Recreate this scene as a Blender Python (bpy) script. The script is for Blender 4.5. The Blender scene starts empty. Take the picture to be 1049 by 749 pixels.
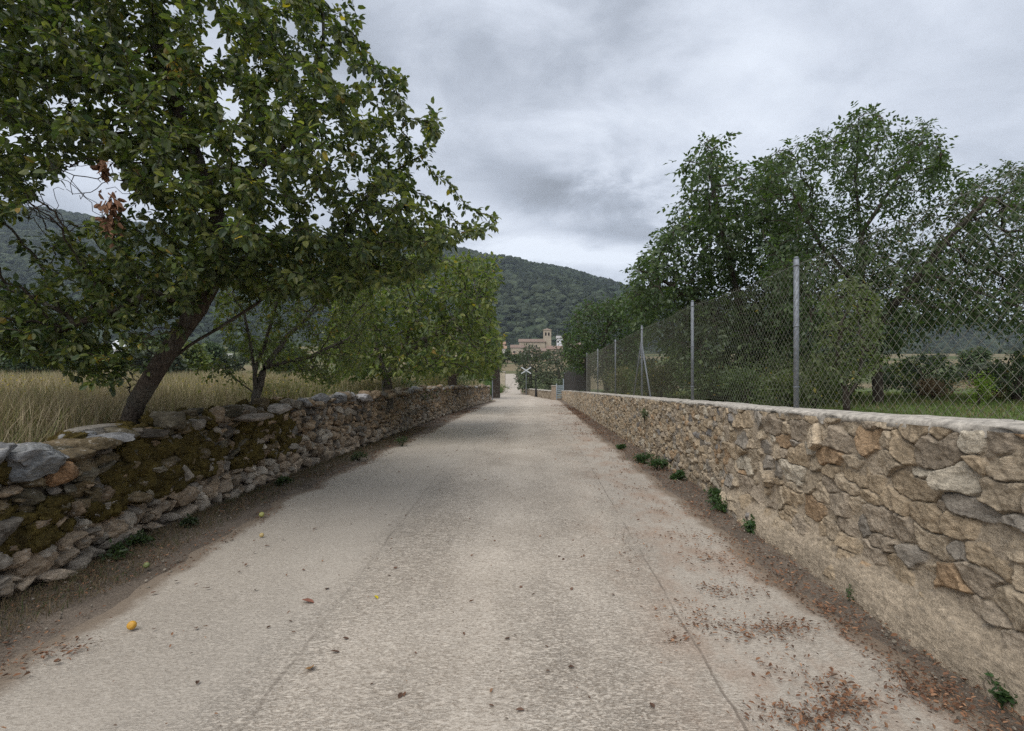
import bpy, math
import numpy as np
from math import radians as R, pi

# ------------------------------------------------------------------ camera, world, sun, exposure
sc = bpy.context.scene
EYE = 1.6
FPX = 520.0; VX = 548.0; VY = 392.0           # focal length and vanishing point measured in the photograph's pixels
cam_d = bpy.data.cameras.new("camera"); cam = bpy.data.objects.new("camera", cam_d)
sc.collection.objects.link(cam); sc.camera = cam
cam.location = (0, 0, EYE); cam.rotation_euler = (R(90), 0, 0)
cam_d.sensor_width = 36; cam_d.lens = 36*FPX/1049
cam_d.shift_x = -(VX-524.5)/1049; cam_d.shift_y = (VY-374.5)/1049
cam_d.clip_start = 0.05; cam_d.clip_end = 12000

SUN_EL, SUN_AZ = 58, 210      # overcast: the sun only a soft glow behind the camera
world = bpy.data.worlds.new("World"); sc.world = world; world.use_nodes = True
nt = world.node_tree; nt.nodes.clear()
def N(t, typ, **kw):
    n = t.nodes.new(typ)
    for k, v in kw.items(): setattr(n, k, v)
    return n
def build_world():
    L = nt.links.new
    out = N(nt, 'ShaderNodeOutputWorld'); bg = N(nt, 'ShaderNodeBackground'); bg.inputs['Strength'].default_value = 0.1
    sky = N(nt, 'ShaderNodeTexSky', sky_type='NISHITA', sun_disc=False)
    sky.sun_elevation = R(SUN_EL); sky.sun_rotation = R(SUN_AZ)
    tc = N(nt, 'ShaderNodeTexCoord'); sep = N(nt, 'ShaderNodeSeparateXYZ'); L(tc.outputs['Generated'], sep.inputs[0])
    zc = N(nt, 'ShaderNodeMath', operation='MAXIMUM'); zc.inputs[1].default_value = 0.0; L(sep.outputs[2], zc.inputs[0])
    za = N(nt, 'ShaderNodeMath', operation='ADD'); za.inputs[1].default_value = 0.32; L(zc.outputs[0], za.inputs[0])
    dx = N(nt, 'ShaderNodeMath', operation='DIVIDE'); L(sep.outputs[0], dx.inputs[0]); L(za.outputs[0], dx.inputs[1])
    dy = N(nt, 'ShaderNodeMath', operation='DIVIDE'); L(sep.outputs[1], dy.inputs[0]); L(za.outputs[0], dy.inputs[1])
    cb = N(nt, 'ShaderNodeCombineXYZ'); L(dx.outputs[0], cb.inputs[0]); L(dy.outputs[0], cb.inputs[1])
    n1 = N(nt, 'ShaderNodeTexNoise'); n1.inputs['Scale'].default_value = 1.15; n1.inputs['Detail'].default_value = 9; n1.inputs['Roughness'].default_value = .54
    n1.inputs['Distortion'].default_value = .25
    mp = N(nt, 'ShaderNodeMapping'); mp.inputs['Location'].default_value = (3.1, 7.4, 0); mp.inputs['Scale'].default_value = (1, 1.25, 1)
    L(cb.outputs[0], mp.inputs[0]); L(mp.outputs[0], n1.inputs['Vector'])
    n2 = N(nt, 'ShaderNodeTexNoise'); n2.inputs['Scale'].default_value = 3.6; n2.inputs['Detail'].default_value = 9; n2.inputs['Roughness'].default_value = .6; n2.inputs['Distortion'].default_value = .35
    L(mp.outputs[0], n2.inputs['Vector'])
    # a few heavier and lighter cloud masses, each a soft region of the sky
    acc = None
    for (u, v, w, hgt, amp) in [(.045,.375,.13,.045,-.20), (.11,.35,.13,.045,-.18), (.165,.29,.11,.032,-.24), (.0,.262,.17,.028,.16), (.12,.24,.30,.02,.10), (.45,.55,.5,.22,.05), (-.1,.62,.35,.12,-.04), (.75,.35,.4,.05,-.05), (-.25,.5,.2,.1,.05),(.28,.42,.16,.06,.06)]:
        # direction (u,1,v) : difference on the plane y=1
        ux = N(nt, 'ShaderNodeMath', operation='DIVIDE'); L(sep.outputs[0], ux.inputs[0])
        ym = N(nt, 'ShaderNodeMath', operation='MAXIMUM'); ym.inputs[1].default_value = .05; L(sep.outputs[1], ym.inputs[0]); L(ym.outputs[0], ux.inputs[1])
        vz = N(nt, 'ShaderNodeMath', operation='DIVIDE'); L(sep.outputs[2], vz.inputs[0]); L(ym.outputs[0], vz.inputs[1])
        a = N(nt, 'ShaderNodeMath', operation='SUBTRACT'); L(ux.outputs[0], a.inputs[0]); a.inputs[1].default_value = u
        b = N(nt, 'ShaderNodeMath', operation='SUBTRACT'); L(vz.outputs[0], b.inputs[0]); b.inputs[1].default_value = v
        a2 = N(nt, 'ShaderNodeMath', operation='DIVIDE'); L(a.outputs[0], a2.inputs[0]); a2.inputs[1].default_value = w
        b2 = N(nt, 'ShaderNodeMath', operation='DIVIDE'); L(b.outputs[0], b2.inputs[0]); b2.inputs[1].default_value = hgt
        c2 = N(nt, 'ShaderNodeCombineXYZ'); L(a2.outputs[0], c2.inputs[0]); L(b2.outputs[0], c2.inputs[1])
        # wobble the outline with the cloud noise
        ad = N(nt, 'ShaderNodeVectorMath', operation='ADD'); L(c2.outputs[0], ad.inputs[0])
        sb = N(nt, 'ShaderNodeVectorMath', operation='SUBTRACT'); L(n2.outputs['Color'], sb.inputs[0]); sb.inputs[1].default_value = (.5,.5,.5)
        scn = N(nt, 'ShaderNodeVectorMath', operation='SCALE'); L(sb.outputs[0], scn.inputs[0]); scn.inputs['Scale'].default_value = 2.6
        L(scn.outputs[0], ad.inputs[1])
        ln = N(nt, 'ShaderNodeVectorMath', operation='LENGTH'); L(ad.outputs[0], ln.inputs[0])
        mr = N(nt, 'ShaderNodeMapRange', interpolation_type='SMOOTHSTEP'); L(ln.outputs['Value'], mr.inputs[0])
        mr.inputs[1].default_value = 0; mr.inputs[2].default_value = 1.6; mr.inputs[3].default_value = amp; mr.inputs[4].default_value = 0
        if acc is None: acc = mr.outputs[0]
        else:
            s = N(nt, 'ShaderNodeMath', operation='ADD'); L(acc, s.inputs[0]); L(mr.outputs[0], s.inputs[1]); acc = s.outputs[0]
    m1 = N(nt, 'ShaderNodeMath', operation='MULTIPLY_ADD'); L(n1.outputs['Fac'], m1.inputs[0]); m1.inputs[1].default_value = .68; L(acc, m1.inputs[2])
    m2 = N(nt, 'ShaderNodeMath', operation='MULTIPLY_ADD'); L(n2.outputs['Fac'], m2.inputs[0]); m2.inputs[1].default_value = .42; L(m1.outputs[0], m2.inputs[2])
    cr = N(nt, 'ShaderNodeValToRGB'); L(m2.outputs[0], cr.inputs[0])
    e = cr.color_ramp.elements; e[0].position = .26; e[0].color = (.175,.19,.215,1); e[1].position = .74; e[1].color = (.53,.565,.62,1)
    k = e.new(.44); k.color = (.27,.295,.34,1)
    k = e.new(.58); k.color = (.395,.425,.48,1)
    sv = N(nt, 'ShaderNodeVectorMath', operation='SCALE'); L(cr.outputs[0], sv.inputs[0]); sv.inputs['Scale'].default_value = 10.0
    mx = N(nt, 'ShaderNodeMix', data_type='RGBA'); mx.inputs['Factor'].default_value = .96
    L(sky.outputs[0], mx.inputs['A']); L(sv.outputs[0], mx.inputs['B'])
    L(mx.outputs['Result'], bg.inputs['Color']); L(bg.outputs[0], out.inputs[0])
build_world()
sun_d = bpy.data.lights.new("sun", 'SUN'); sun_d.energy = 1.5; sun_d.angle = R(55); sun_d.color = (1, .96, .9)
sun = bpy.data.objects.new("sun", sun_d); sc.collection.objects.link(sun)
sun.rotation_euler = (R(90-SUN_EL), 0, R(180-SUN_AZ)); sun.location = (0, 0, 50)
sc.view_settings.view_transform = 'Standard'; sc.view_settings.look = 'None'
sc.view_settings.exposure = 0.86; sc.view_settings.gamma = 1; sc.view_settings.use_curve_mapping = False
sc.cycles.max_bounces = 6; sc.cycles.diffuse_bounces = 3; sc.cycles.glossy_bounces = 2; sc.cycles.transmission_bounces = 3
sc.cycles.volume_bounces = 0; sc.cycles.transparent_max_bounces = 6
sc.cycles.use_denoising = False

# ------------------------------------------------------------------ helpers
def W(px, py, Y):
    """world point at depth Y seen in the photograph's direction (px, py)"""
    return np.array([(px-VX)/FPX*Y, Y, EYE+(VY-py)/FPX*Y])

def _h(ix, iy, iz, seed):
    n = (ix*374761393 + iy*668265263 + iz*2147483647 + seed*1274126177) & 0xffffffff
    n = ((n ^ (n >> 13))*1274126177) & 0xffffffff
    return ((n ^ (n >> 16)) & 0xffff)/65535.0
def vnoise(p, seed=0):
    p = np.asarray(p, float); i = np.floor(p).astype(np.int64); f = p-i; f = f*f*(3-2*f); r = 0
    for a in (0, 1):
        for b in (0, 1):
            for c in (0, 1):
                w = (f[..., 0] if a else 1-f[..., 0])*(f[..., 1] if b else 1-f[..., 1])*(f[..., 2] if c else 1-f[..., 2])
                r = r+w*_h(i[..., 0]+a, i[..., 1]+b, i[..., 2]+c, seed)
    return r
def fbm(p, oct=4, seed=0, gain=.5):
    p = np.asarray(p, float); s = 0; a = 1; t = 0
    for o in range(oct):
        s = s+a*vnoise(p*2**o+o*17.3, seed+o); t += a; a *= gain
    return s/t
def n2(x, y, s=1., oct=3, seed=0):
    return fbm(np.stack([np.asarray(x)*s, np.asarray(y)*s, np.zeros_like(np.asarray(x, float))], -1), oct, seed)
def sstep(a, b, x):
    t = np.clip((x-a)/(b-a), 0, 1); return t*t*(3-2*t)
def norm(v): return v/np.maximum(np.linalg.norm(v, axis=-1, keepdims=True), 1e-9)

def mesh_np(name, verts, faces, mat, col=None, parent=None, smooth=True, attr=None):
    """faces: list of int arrays (M,3) or (M,4)"""
    me = bpy.data.meshes.new(name); verts = np.asarray(verts, np.float32)
    me.vertices.add(len(verts)); me.vertices.foreach_set('co', verts.ravel())
    faces = [np.asarray(f, np.int32) for f in faces if len(f)]
    nl = sum(f.size for f in faces); npoly = sum(len(f) for f in faces)
    me.loops.add(nl); me.polygons.add(npoly)
    me.loops.foreach_set('vertex_index', np.concatenate([f.ravel() for f in faces]))
    st = []; o = 0
    for f in faces:
        st.append(o+np.arange(len(f))*f.shape[1]); o += f.size
    me.polygons.foreach_set('loop_start', np.concatenate(st).astype(np.int32))
    me.polygons.foreach_set('use_smooth', np.full(npoly, smooth))
    me.update(calc_edges=True)
    if col is not None:
        c = np.ones((len(verts), 4), np.float32); c[:, :3] = np.asarray(col, np.float32)[:, :3]
        a = me.color_attributes.new('Col', 'FLOAT_COLOR', 'POINT'); a.data.foreach_set('color', c.ravel())
    if attr:
        for k, v in attr.items():
            a = me.attributes.new(k, 'FLOAT', 'POINT'); a.data.foreach_set('value', np.asarray(v, np.float32))
    me.materials.append(mat)
    ob = bpy.data.objects.new(name, me); sc.collection.objects.link(ob)
    if parent is not None: ob.parent = parent
    return ob
def tag(o, label=None, cat=None, group=None, kind=None):
    if label: o['label'] = label
    if cat: o['category'] = cat
    if group: o['group'] = group
    if kind: o['kind'] = kind
    return o
def empty(name, loc=(0, 0, 0), rz=0):
    o = bpy.data.objects.new(name, None); o.location = tuple(float(v) for v in loc); o.rotation_euler = (0, 0, rz); o.empty_display_size = .2
    sc.collection.objects.link(o); return o
def copy_tree(o, parent=None):
    c = o.copy(); sc.collection.objects.link(c)
    if parent is not None: c.parent = parent
    for ch in list(o.children): copy_tree(ch, c)
    return c
def local(v, root): return np.asarray(v)-np.array(root.location)

# generic boxes / tubes collected into one mesh
class MB:
    def __init__(s): s.v = []; s.q = []; s.t = []; s.n = 0
    def add(s, v, q=None, t=None):
        v = np.asarray(v, float)
        if q is not None and len(q): s.q.append(np.asarray(q)+s.n)
        if t is not None and len(t): s.t.append(np.asarray(t)+s.n)
        s.v.append(v); s.n += len(v); return s
    def box(s, c, d, rz=0):
        x, y, z = np.array(d)/2; P = np.array([[i*x, j*y, k*z] for i in (-1, 1) for j in (-1, 1) for k in (-1, 1)])
        cz, sz = math.cos(rz), math.sin(rz); P = P@np.array([[cz, sz, 0], [-sz, cz, 0], [0, 0, 1]])+np.array(c)
        return s.add(P, [[0, 1, 3, 2], [4, 6, 7, 5], [0, 4, 5, 1], [2, 3, 7, 6], [0, 2, 6, 4], [1, 5, 7, 3]])
    def tube(s, a, b, r0, r1=None, k=8, cap=True):
        r1 = r0 if r1 is None else r1; a = np.array(a, float); b = np.array(b, float); d = norm(b-a)
        u = norm(np.cross(d, [.13, .37, .9] if abs(d[2]) < .9 else [1, .1, 0])); v = np.cross(d, u)
        an = np.arange(k)*2*pi/k; c = np.cos(an)[:, None]*u+np.sin(an)[:, None]*v
        V = np.concatenate([a+c*r0, b+c*r1, [a, b]]); i = np.arange(k); j = (i+1) % k
        t = np.concatenate([np.stack([j, i, i*0+2*k], 1), np.stack([i+k, j+k, i*0+2*k+1], 1)]) if cap else None
        return s.add(V, np.stack([i, j, j+k, i+k], 1), t)
    def build(s, name, mat, parent=None, smooth=False, col=None):
        V = np.concatenate(s.v); F = ([np.concatenate(s.q)] if s.q else [])+([np.concatenate(s.t)] if s.t else [])
        return mesh_np(name, V, F, mat, parent=parent, smooth=smooth, col=None if col is None else np.tile(col, (len(V), 1)))

# ------------------------------------------------------------------ materials
def mat_new(name):
    m = bpy.data.materials.new(name); m.use_nodes = True; t = m.node_tree; b = t.nodes['Principled BSDF']
    b.inputs['Specular IOR Level'].default_value = .25
    return m, t, b
def noise_node(t, scale, detail=4, rough=.55, vec=None, dist=0):
    n = N(t, 'ShaderNodeTexNoise'); n.inputs['Scale'].default_value = scale; n.inputs['Detail'].default_value = detail
    n.inputs['Roughness'].default_value = rough; n.inputs['Distortion'].default_value = dist
    if vec is not None: t.links.new(vec, n.inputs['Vector'])
    return n
def mrange(t, src, a, b, c, d):
    m = N(t, 'ShaderNodeMapRange'); t.links.new(src, m.inputs[0])
    for i, v in enumerate((a, b, c, d)): m.inputs[i+1].default_value = v
    return m.outputs[0]
def mixc(t, fac, A, B, mode='MIX'):
    m = N(t, 'ShaderNodeMix', data_type='RGBA', blend_type=mode)
    if isinstance(fac, (int, float)): m.inputs['Factor'].default_value = fac
    else: t.links.new(fac, m.inputs['Factor'])
    for key, v in (('A', A), ('B', B)):
        if isinstance(v, tuple): m.inputs[key].default_value = (*v, 1) if len(v) == 3 else v
        else: t.links.new(v, m.inputs[key])
    return m.outputs['Result']
def mmath(t, op, a, b=None, c=None):
    m = N(t, 'ShaderNodeMath', operation=op)
    for i, v in enumerate((a, b, c)):
        if v is None: continue
        if isinstance(v, (int, float)): m.inputs[i].default_value = v
        else: t.links.new(v, m.inputs[i])
    return m.outputs[0]
def bump(t, b, h, strength=.5, dist=.02):
    n = N(t, 'ShaderNodeBump'); n.inputs['Strength'].default_value = strength; n.inputs['Distance'].default_value = dist
    t.links.new(h, n.inputs['Height']); t.links.new(n.outputs[0], b.inputs['Normal']); return n

def m_plain(name, col, rough=.7, var=.15, scale=6, metal=0, bmp=.15):
    m, t, b = mat_new(name); tc = N(t, 'ShaderNodeTexCoord')
    n = noise_node(t, scale, 5, .6, tc.outputs['Object'])
    f = mrange(t, n.outputs['Fac'], .3, .7, 1-var, 1+var)
    v = N(t, 'ShaderNodeVectorMath', operation='SCALE'); v.inputs[0].default_value = col; t.links.new(f, v.inputs['Scale'])
    t.links.new(v.outputs[0], b.inputs['Base Color']); b.inputs['Roughness'].default_value = rough; b.inputs['Metallic'].default_value = metal
    if bmp: bump(t, b, n.outputs['Fac'], bmp, .01)
    return m
def m_attr(name, rough=.85, nscale=30, var=.25, bscale=60, bstr=.5, bdist=.01, spec=.2, big=None):
    """colour from the vertex attribute, times procedural variation"""
    m, t, b = mat_new(name); a = N(t, 'ShaderNodeVertexColor', layer_name='Col'); tc = N(t, 'ShaderNodeTexCoord')
    n = noise_node(t, nscale, 6, .65, tc.outputs['Object'])
    f = mrange(t, n.outputs['Fac'], .3, .7, 1-var, 1+var)
    if big:
        nb = noise_node(t, big, 4, .5, tc.outputs['Object']); f = mmath(t, 'MULTIPLY', f, mrange(t, nb.outputs['Fac'], .3, .7, .75, 1.25))
    v = N(t, 'ShaderNodeVectorMath', operation='SCALE'); t.links.new(a.outputs[0], v.inputs[0]); t.links.new(f, v.inputs['Scale'])
    t.links.new(v.outputs[0], b.inputs['Base Color']); b.inputs['Roughness'].default_value = rough; b.inputs['Specular IOR Level'].default_value = spec
    if bstr:
        nb = noise_node(t, bscale, 6, .7, tc.outputs['Object']); bump(t, b, nb.outputs['Fac'], bstr, bdist)
    return m
def m_stone(name, dark=1., lich=1., sc=16):
    m, t, b = mat_new(name); a = N(t, 'ShaderNodeVertexColor', layer_name='Col'); tc = N(t, 'ShaderNodeTexCoord'); P = tc.outputs['Object']
    mp = N(t, 'ShaderNodeMapping'); mp.inputs['Scale'].default_value = (1, .7, 1.7); t.links.new(P, mp.inputs[0])
    n1 = noise_node(t, sc, 8, .72, mp.outputs[0], .4); n2_ = noise_node(t, 90, 5, .75, P); n3 = noise_node(t, 4.5, 5, .6, P); n4 = noise_node(t, 23, 6, .7, mp.outputs[0])
    v = N(t, 'ShaderNodeVectorMath', operation='SCALE'); t.links.new(a.outputs[0], v.inputs[0])
    t.links.new(mmath(t, 'MULTIPLY', mrange(t, n1.outputs['Fac'], .32, .68, .55, 1.5), mrange(t, n2_.outputs['Fac'], .3, .7, .72, 1.28)), v.inputs['Scale'])
    c = mixc(t, mmath(t, 'MULTIPLY', mrange(t, n4.outputs['Fac'], .57, .66, 0, .8*lich), 1), v.outputs[0], (.42, .395, .35))       # pale lichen crust
    c = mixc(t, mrange(t, n3.outputs['Fac'], .55, .68, 0, .55*dark), c, (.07, .062, .05))                                          # dark weathering
    t.links.new(c, b.inputs['Base Color']); b.inputs['Roughness'].default_value = .93; b.inputs['Specular IOR Level'].default_value = .12
    h = mmath(t, 'ADD', n1.outputs['Fac'], mmath(t, 'MULTIPLY', n2_.outputs['Fac'], .45)); bump(t, b, h, .9, .022); return m
def m_leaf(name, trans=.25, rough=.5, spec=.3, tint=(1.5, 1.7, .7), back=.35):
    m, t, b = mat_new(name); a = N(t, 'ShaderNodeVertexColor', layer_name='Col')
    geo = N(t, 'ShaderNodeNewGeometry')
    c = mixc(t, geo.outputs['Backfacing'], a.outputs[0], mixc(t, back, a.outputs[0], (.16, .19, .13)))
    t.links.new(c, b.inputs['Base Color']); b.inputs['Roughness'].default_value = rough; b.inputs['Specular IOR Level'].default_value = spec
    tr = N(t, 'ShaderNodeBsdfTranslucent')
    tcl = N(t, 'ShaderNodeVectorMath', operation='MULTIPLY'); t.links.new(a.outputs[0], tcl.inputs[0]); tcl.inputs[1].default_value = tint
    t.links.new(tcl.outputs[0], tr.inputs[0])
    mx = N(t, 'ShaderNodeMixShader'); mx.inputs[0].default_value = trans
    t.links.new(b.outputs[0], mx.inputs[1]); t.links.new(tr.outputs[0], mx.inputs[2])
    t.links.new(mx.outputs[0], t.nodes['Material Output'].inputs[0]); return m
def m_bark(name, c0, c1):
    m, t, b = mat_new(name); tc = N(t, 'ShaderNodeTexCoord'); mp = N(t, 'ShaderNodeMapping'); mp.inputs['Scale'].default_value = (1, 1, .35)
    t.links.new(tc.outputs['Object'], mp.inputs[0])
    n = noise_node(t, 22, 7, .7, mp.outputs[0], .6); n3 = noise_node(t, 3, 3, .5, tc.outputs['Object'])
    v = N(t, 'ShaderNodeTexVoronoi', feature='DISTANCE_TO_EDGE'); v.inputs['Scale'].default_value = 26; t.links.new(mp.outputs[0], v.inputs['Vector'])
    c = mixc(t, mrange(t, n.outputs['Fac'], .35, .65, 0, 1), c0, c1)
    c = mixc(t, mrange(t, n3.outputs['Fac'], .5, .7, 0, .5), c, (.16, .16, .13))
    t.links.new(c, b.inputs['Base Color']); b.inputs['Roughness'].default_value = .9
    h = mmath(t, 'ADD', n.outputs['Fac'], mmath(t, 'MULTIPLY', mrange(t, v.outputs['Distance'], 0, .15, 0, 1), .6)); bump(t, b, h, .9, .02); return m

M_LEAF = m_leaf('leaf_green', .36, .48, .45); M_LEAF_D = m_leaf('leaf_olive', .15, .6)
M_DRYLEAF = m_leaf('leaf_dead', .1, .8, .1, (1, 1, 1), 0)
M_GRASS = m_leaf('grass_blade', .2, .8, .1, (1.05, 1, .8), 0)
M_BARK = m_bark('bark_dark', (.035, .026, .02), (.10, .078, .06)); M_BARK2 = m_bark('bark_grey', (.06, .052, .043), (.17, .15, .125))
M_TERRAIN = m_attr('earth', .95, 70, .45, 60, .9, .02, .1, big=2.2)
M_STONE_L = m_stone('limestone_lichen')
M_STONE_R = m_stone('rubble_and_mortar', .35, .22, 26)
M_FOREST = m_attr('forest', .95, .09, .35, .4, .0, .01, .05)
M_FRUIT = m_attr('fruit_skin', .45, 60, .12, 60, .1, .002, .4)

def m_road():
    m, t, b = mat_new('concrete_lane'); tc = N(t, 'ShaderNodeTexCoord'); P = tc.outputs['Object']
    def mapped(sx, sy):
        mp = N(t, 'ShaderNodeMapping'); mp.inputs['Scale'].default_value = (sx, sy, 1); t.links.new(P, mp.inputs[0]); return mp.outputs[0]
    sep = N(t, 'ShaderNodeSeparateXYZ'); t.links.new(P, sep.inputs[0])
    big = noise_node(t, .8, 5, .55, P); mid = noise_node(t, 5, 5, .6, P); fine = noise_node(t, 80, 5, .7, mapped(.55, 1.1)); grit = noise_node(t, 230, 2, .6, mapped(.6, 1))
    streak = noise_node(t, 42, 5, .7, mapped(.50, 1.15), 1.4)      # broomed ridges across the lane
    mask_n = noise_node(t, 1.1, 4, .6, mapped(1, .45))
    # centre strip is rougher
    cx = mmath(t, 'ABSOLUTE', mmath(t, 'ADD', sep.outputs[0], .25))
    cm = mrange(t, cx, 1.15, 1.45, 1, .38); cm = mmath(t, 'MULTIPLY', cm, mrange(t, mask_n.outputs['Fac'], .38, .62, .35, 1.0))
    track = mrange(t, mmath(t, 'ABSOLUTE', mmath(t, 'ADD', sep.outputs[0], .35)), .0, .5, .45, 1)
    cm = mmath(t, 'MULTIPLY', cm, track)
    pits = mrange(t, streak.outputs['Fac'], .40, .53, 0, 1)
    col = mixc(t, mrange(t, big.outputs['Fac'], .32, .68, 0, 1), (.435, .38, .315), (.54, .48, .405))
    col = mixc(t, mrange(t, mid.outputs['Fac'], .52, .75, 0, .4), col, (.38, .335, .28))
    col = mixc(t, mmath(t, 'MULTIPLY', mmath(t, 'SUBTRACT', 1, pits), mmath(t, 'MULTIPLY', cm, .72)), col, (.24, .20, .16))
    col = mixc(t, mmath(t, 'MULTIPLY', mrange(t, fine.outputs['Fac'], .52, .62, 0, 1), .75), col, (.21, .17, .13))
    col = mixc(t, mmath(t, 'MULTIPLY', mrange(t, fine.outputs['Fac'], .36, .46, 1, 0), .6), col, (.68, .62, .53))
    col = mixc(t, mrange(t, grit.outputs['Fac'], .56, .66, 0, .6), col, (.17, .135, .10))
    side = mrange(t, mmath(t, 'ADD', mmath(t, 'ABSOLUTE', mmath(t, 'ADD', sep.outputs[0], .2)), mmath(t, 'MULTIPLY', mask_n.outputs['Fac'], .5)), 1.25, 1.65, 0, .42)
    col = mixc(t, side, col, (.32, .29, .25))
    # rusty leaf stain on the right, earth washed in at both edges
    st = noise_node(t, 1.7, 6, .7, mapped(1, .6)); sr = mrange(t, sep.outputs[0], .3, 1.3, 0, 1)
    col = mixc(t, mmath(t, 'MULTIPLY', sr, mrange(t, st.outputs['Fac'], .47, .62, 0, .55)), col, (.30, .20, .14))
    en = noise_node(t, 3, 6, .7, P)
    ed = N(t, 'ShaderNodeAttribute', attribute_name='edge')
    em = mmath(t, 'SUBTRACT', mmath(t, 'ADD', mrange(t, ed.outputs['Fac'], .0, .38, 1.15, 0), mmath(t, 'MULTIPLY', en.outputs['Fac'], .9)), .62)
    em = mrange(t, em, 0, .35, 0, .85)
    col = mixc(t, em, col, (.20, .155, .115))
    # longitudinal joints
    def joint(x0, slope, w, wob, a):
        nz = noise_node(t, 1.6, 6, .65, mapped(.01, 1)); 
        xx = mmath(t, 'SUBTRACT', sep.outputs[0], mmath(t, 'ADD', mmath(t, 'MULTIPLY_ADD', sep.outputs[1], slope, x0), mmath(t, 'MULTIPLY', mmath(t, 'SUBTRACT', nz.outputs['Fac'], .5), wob)))
        return mmath(t, 'MULTIPLY', mrange(t, mmath(t, 'ABSOLUTE', xx), w*.4, w, 1, 0), a)
    jn = noise_node(t, 1.3, 4, .6, P); j1 = mmath(t, 'MULTIPLY', joint(.93, .012, .010, .07, .6), mrange(t, jn.outputs['Fac'], .40, .55, .2, 1)); j2 = mmath(t, 'MULTIPLY', joint(-1.22, -.05, .016, .07, .5), mrange(t, jn.outputs['Fac'], .45, .6, .35, 1))
    col = mixc(t, j1, col, (.15, .12, .095)); col = mixc(t, j2, col, (.19, .16, .13))
    t.links.new(col, b.inputs['Base Color']); b.inputs['Roughness'].default_value = .93; b.inputs['Specular IOR Level'].default_value = .12
    h = mmath(t, 'ADD', mmath(t, 'MULTIPLY', mmath(t, 'MULTIPLY', pits, cm), .9), mmath(t, 'MULTIPLY', fine.outputs['Fac'], .55))
    h = mmath(t, 'ADD', h, mmath(t, 'MULTIPLY', grit.outputs['Fac'], .25))
    h = mmath(t, 'SUBTRACT', h, mmath(t, 'MULTIPLY', j1, 1.2)); bump(t, b, h, .75, .010); return m
M_ROAD = m_road()

def m_moss():
    m, t, b = mat_new('moss'); tc = N(t, 'ShaderNodeTexCoord'); P = tc.outputs['Object']
    a = noise_node(t, 7, 5, .6, P); f = noise_node(t, 160, 3, .7, P)
    c = mixc(t, mrange(t, a.outputs['Fac'], .35, .65, 0, 1), (.085, .065, .028), (.215, .165, .05))
    c = mixc(t, mrange(t, f.outputs['Fac'], .4, .65, 0, .7), c, (.035, .026, .012))
    t.links.new(c, b.inputs['Base Color']); b.inputs['Roughness'].default_value = 1; b.inputs['Specular IOR Level'].default_value = .05
    bump(t, b, f.outputs['Fac'], 1, .02); return m
M_MOSS = m_moss()
M_METAL = m_plain('galvanised_steel', (.21, .225, .25), .6, .3, 18, .35, .1)
M_WIRE = m_plain('fence_wire', (.23, .23, .19), .55, .2, 40, .3, 0)
M_WIRE_D = m_plain('fence_wire_dark', (.10, .10, .10), .6, .2, 40, .2, 0)
M_COPING = m_plain('coping_concrete', (.40, .365, .315), .95, .5, 19, 0, 1)

# ------------------------------------------------------------------ layout functions
LW_Y = np.array([-3, 2.2, 3.6, 4.1, 5.0, 6.2, 9.5, 13.4, 24, 34, 43.5, 60]); LW_X = np.array([-3.8, -3.8, -3.85, -3.8, -4.0, -4.1, -4.2, -4.2, -4.35, -4.1, -3.75, -3.75])
def lw_x(y): return np.interp(y, LW_Y, LW_X)                 # front face of the dry stone wall
def lw_top(y): return np.interp(y, [0, 3.6, 4.8, 6.9, 8.5, 12, 20, 30, 43], [.97, 1.01, 1.08, 1.18, 1.24, 1.25, 1.36, 1.36, 1.30])
RW_Y = np.array([-3, 6.4, 6.9, 14, 30, 49]); RW_X = np.array([2.46, 2.46, 2.56, 2.55, 2.53, 2.52])
def rw_x(y): return np.interp(y, RW_Y, RW_X)
def rw_top(y): return np.interp(y, [0, 2.7, 5, 9, 13, 25, 40, 49], [1.38, 1.355, 1.31, 1.26, 1.22, 1.11, .95, .80])
RL_Y = np.array([-6, 2.4, 3.3, 4, 5.6, 8, 12, 16, 30, 43, 48, 60, 66, 75, 100, 125]); RL_X = np.array([-3.0, -3.0, -3.06, -3.2, -3.4, -3.62, -3.65, -3.6, -3.85, -3.55, -4.3, -5.2, -4.6, -4.7, -6.1, -7.6])
RR_Y = np.array([-6, 2.4, 4.1, 7.3, 14, 30, 46, 52, 60, 69, 75, 100, 125]); RR_X = np.array([2.25, 2.25, 2.14, 2.12, 2.08, 2.28, 2.32, 1.0, -.25, -1.65, -1.9, -3.2, -4.4])
def road_l(y): return np.interp(y, RL_Y, RL_X)
def road_r(y): return np.interp(y, RR_Y, RR_X)

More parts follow.
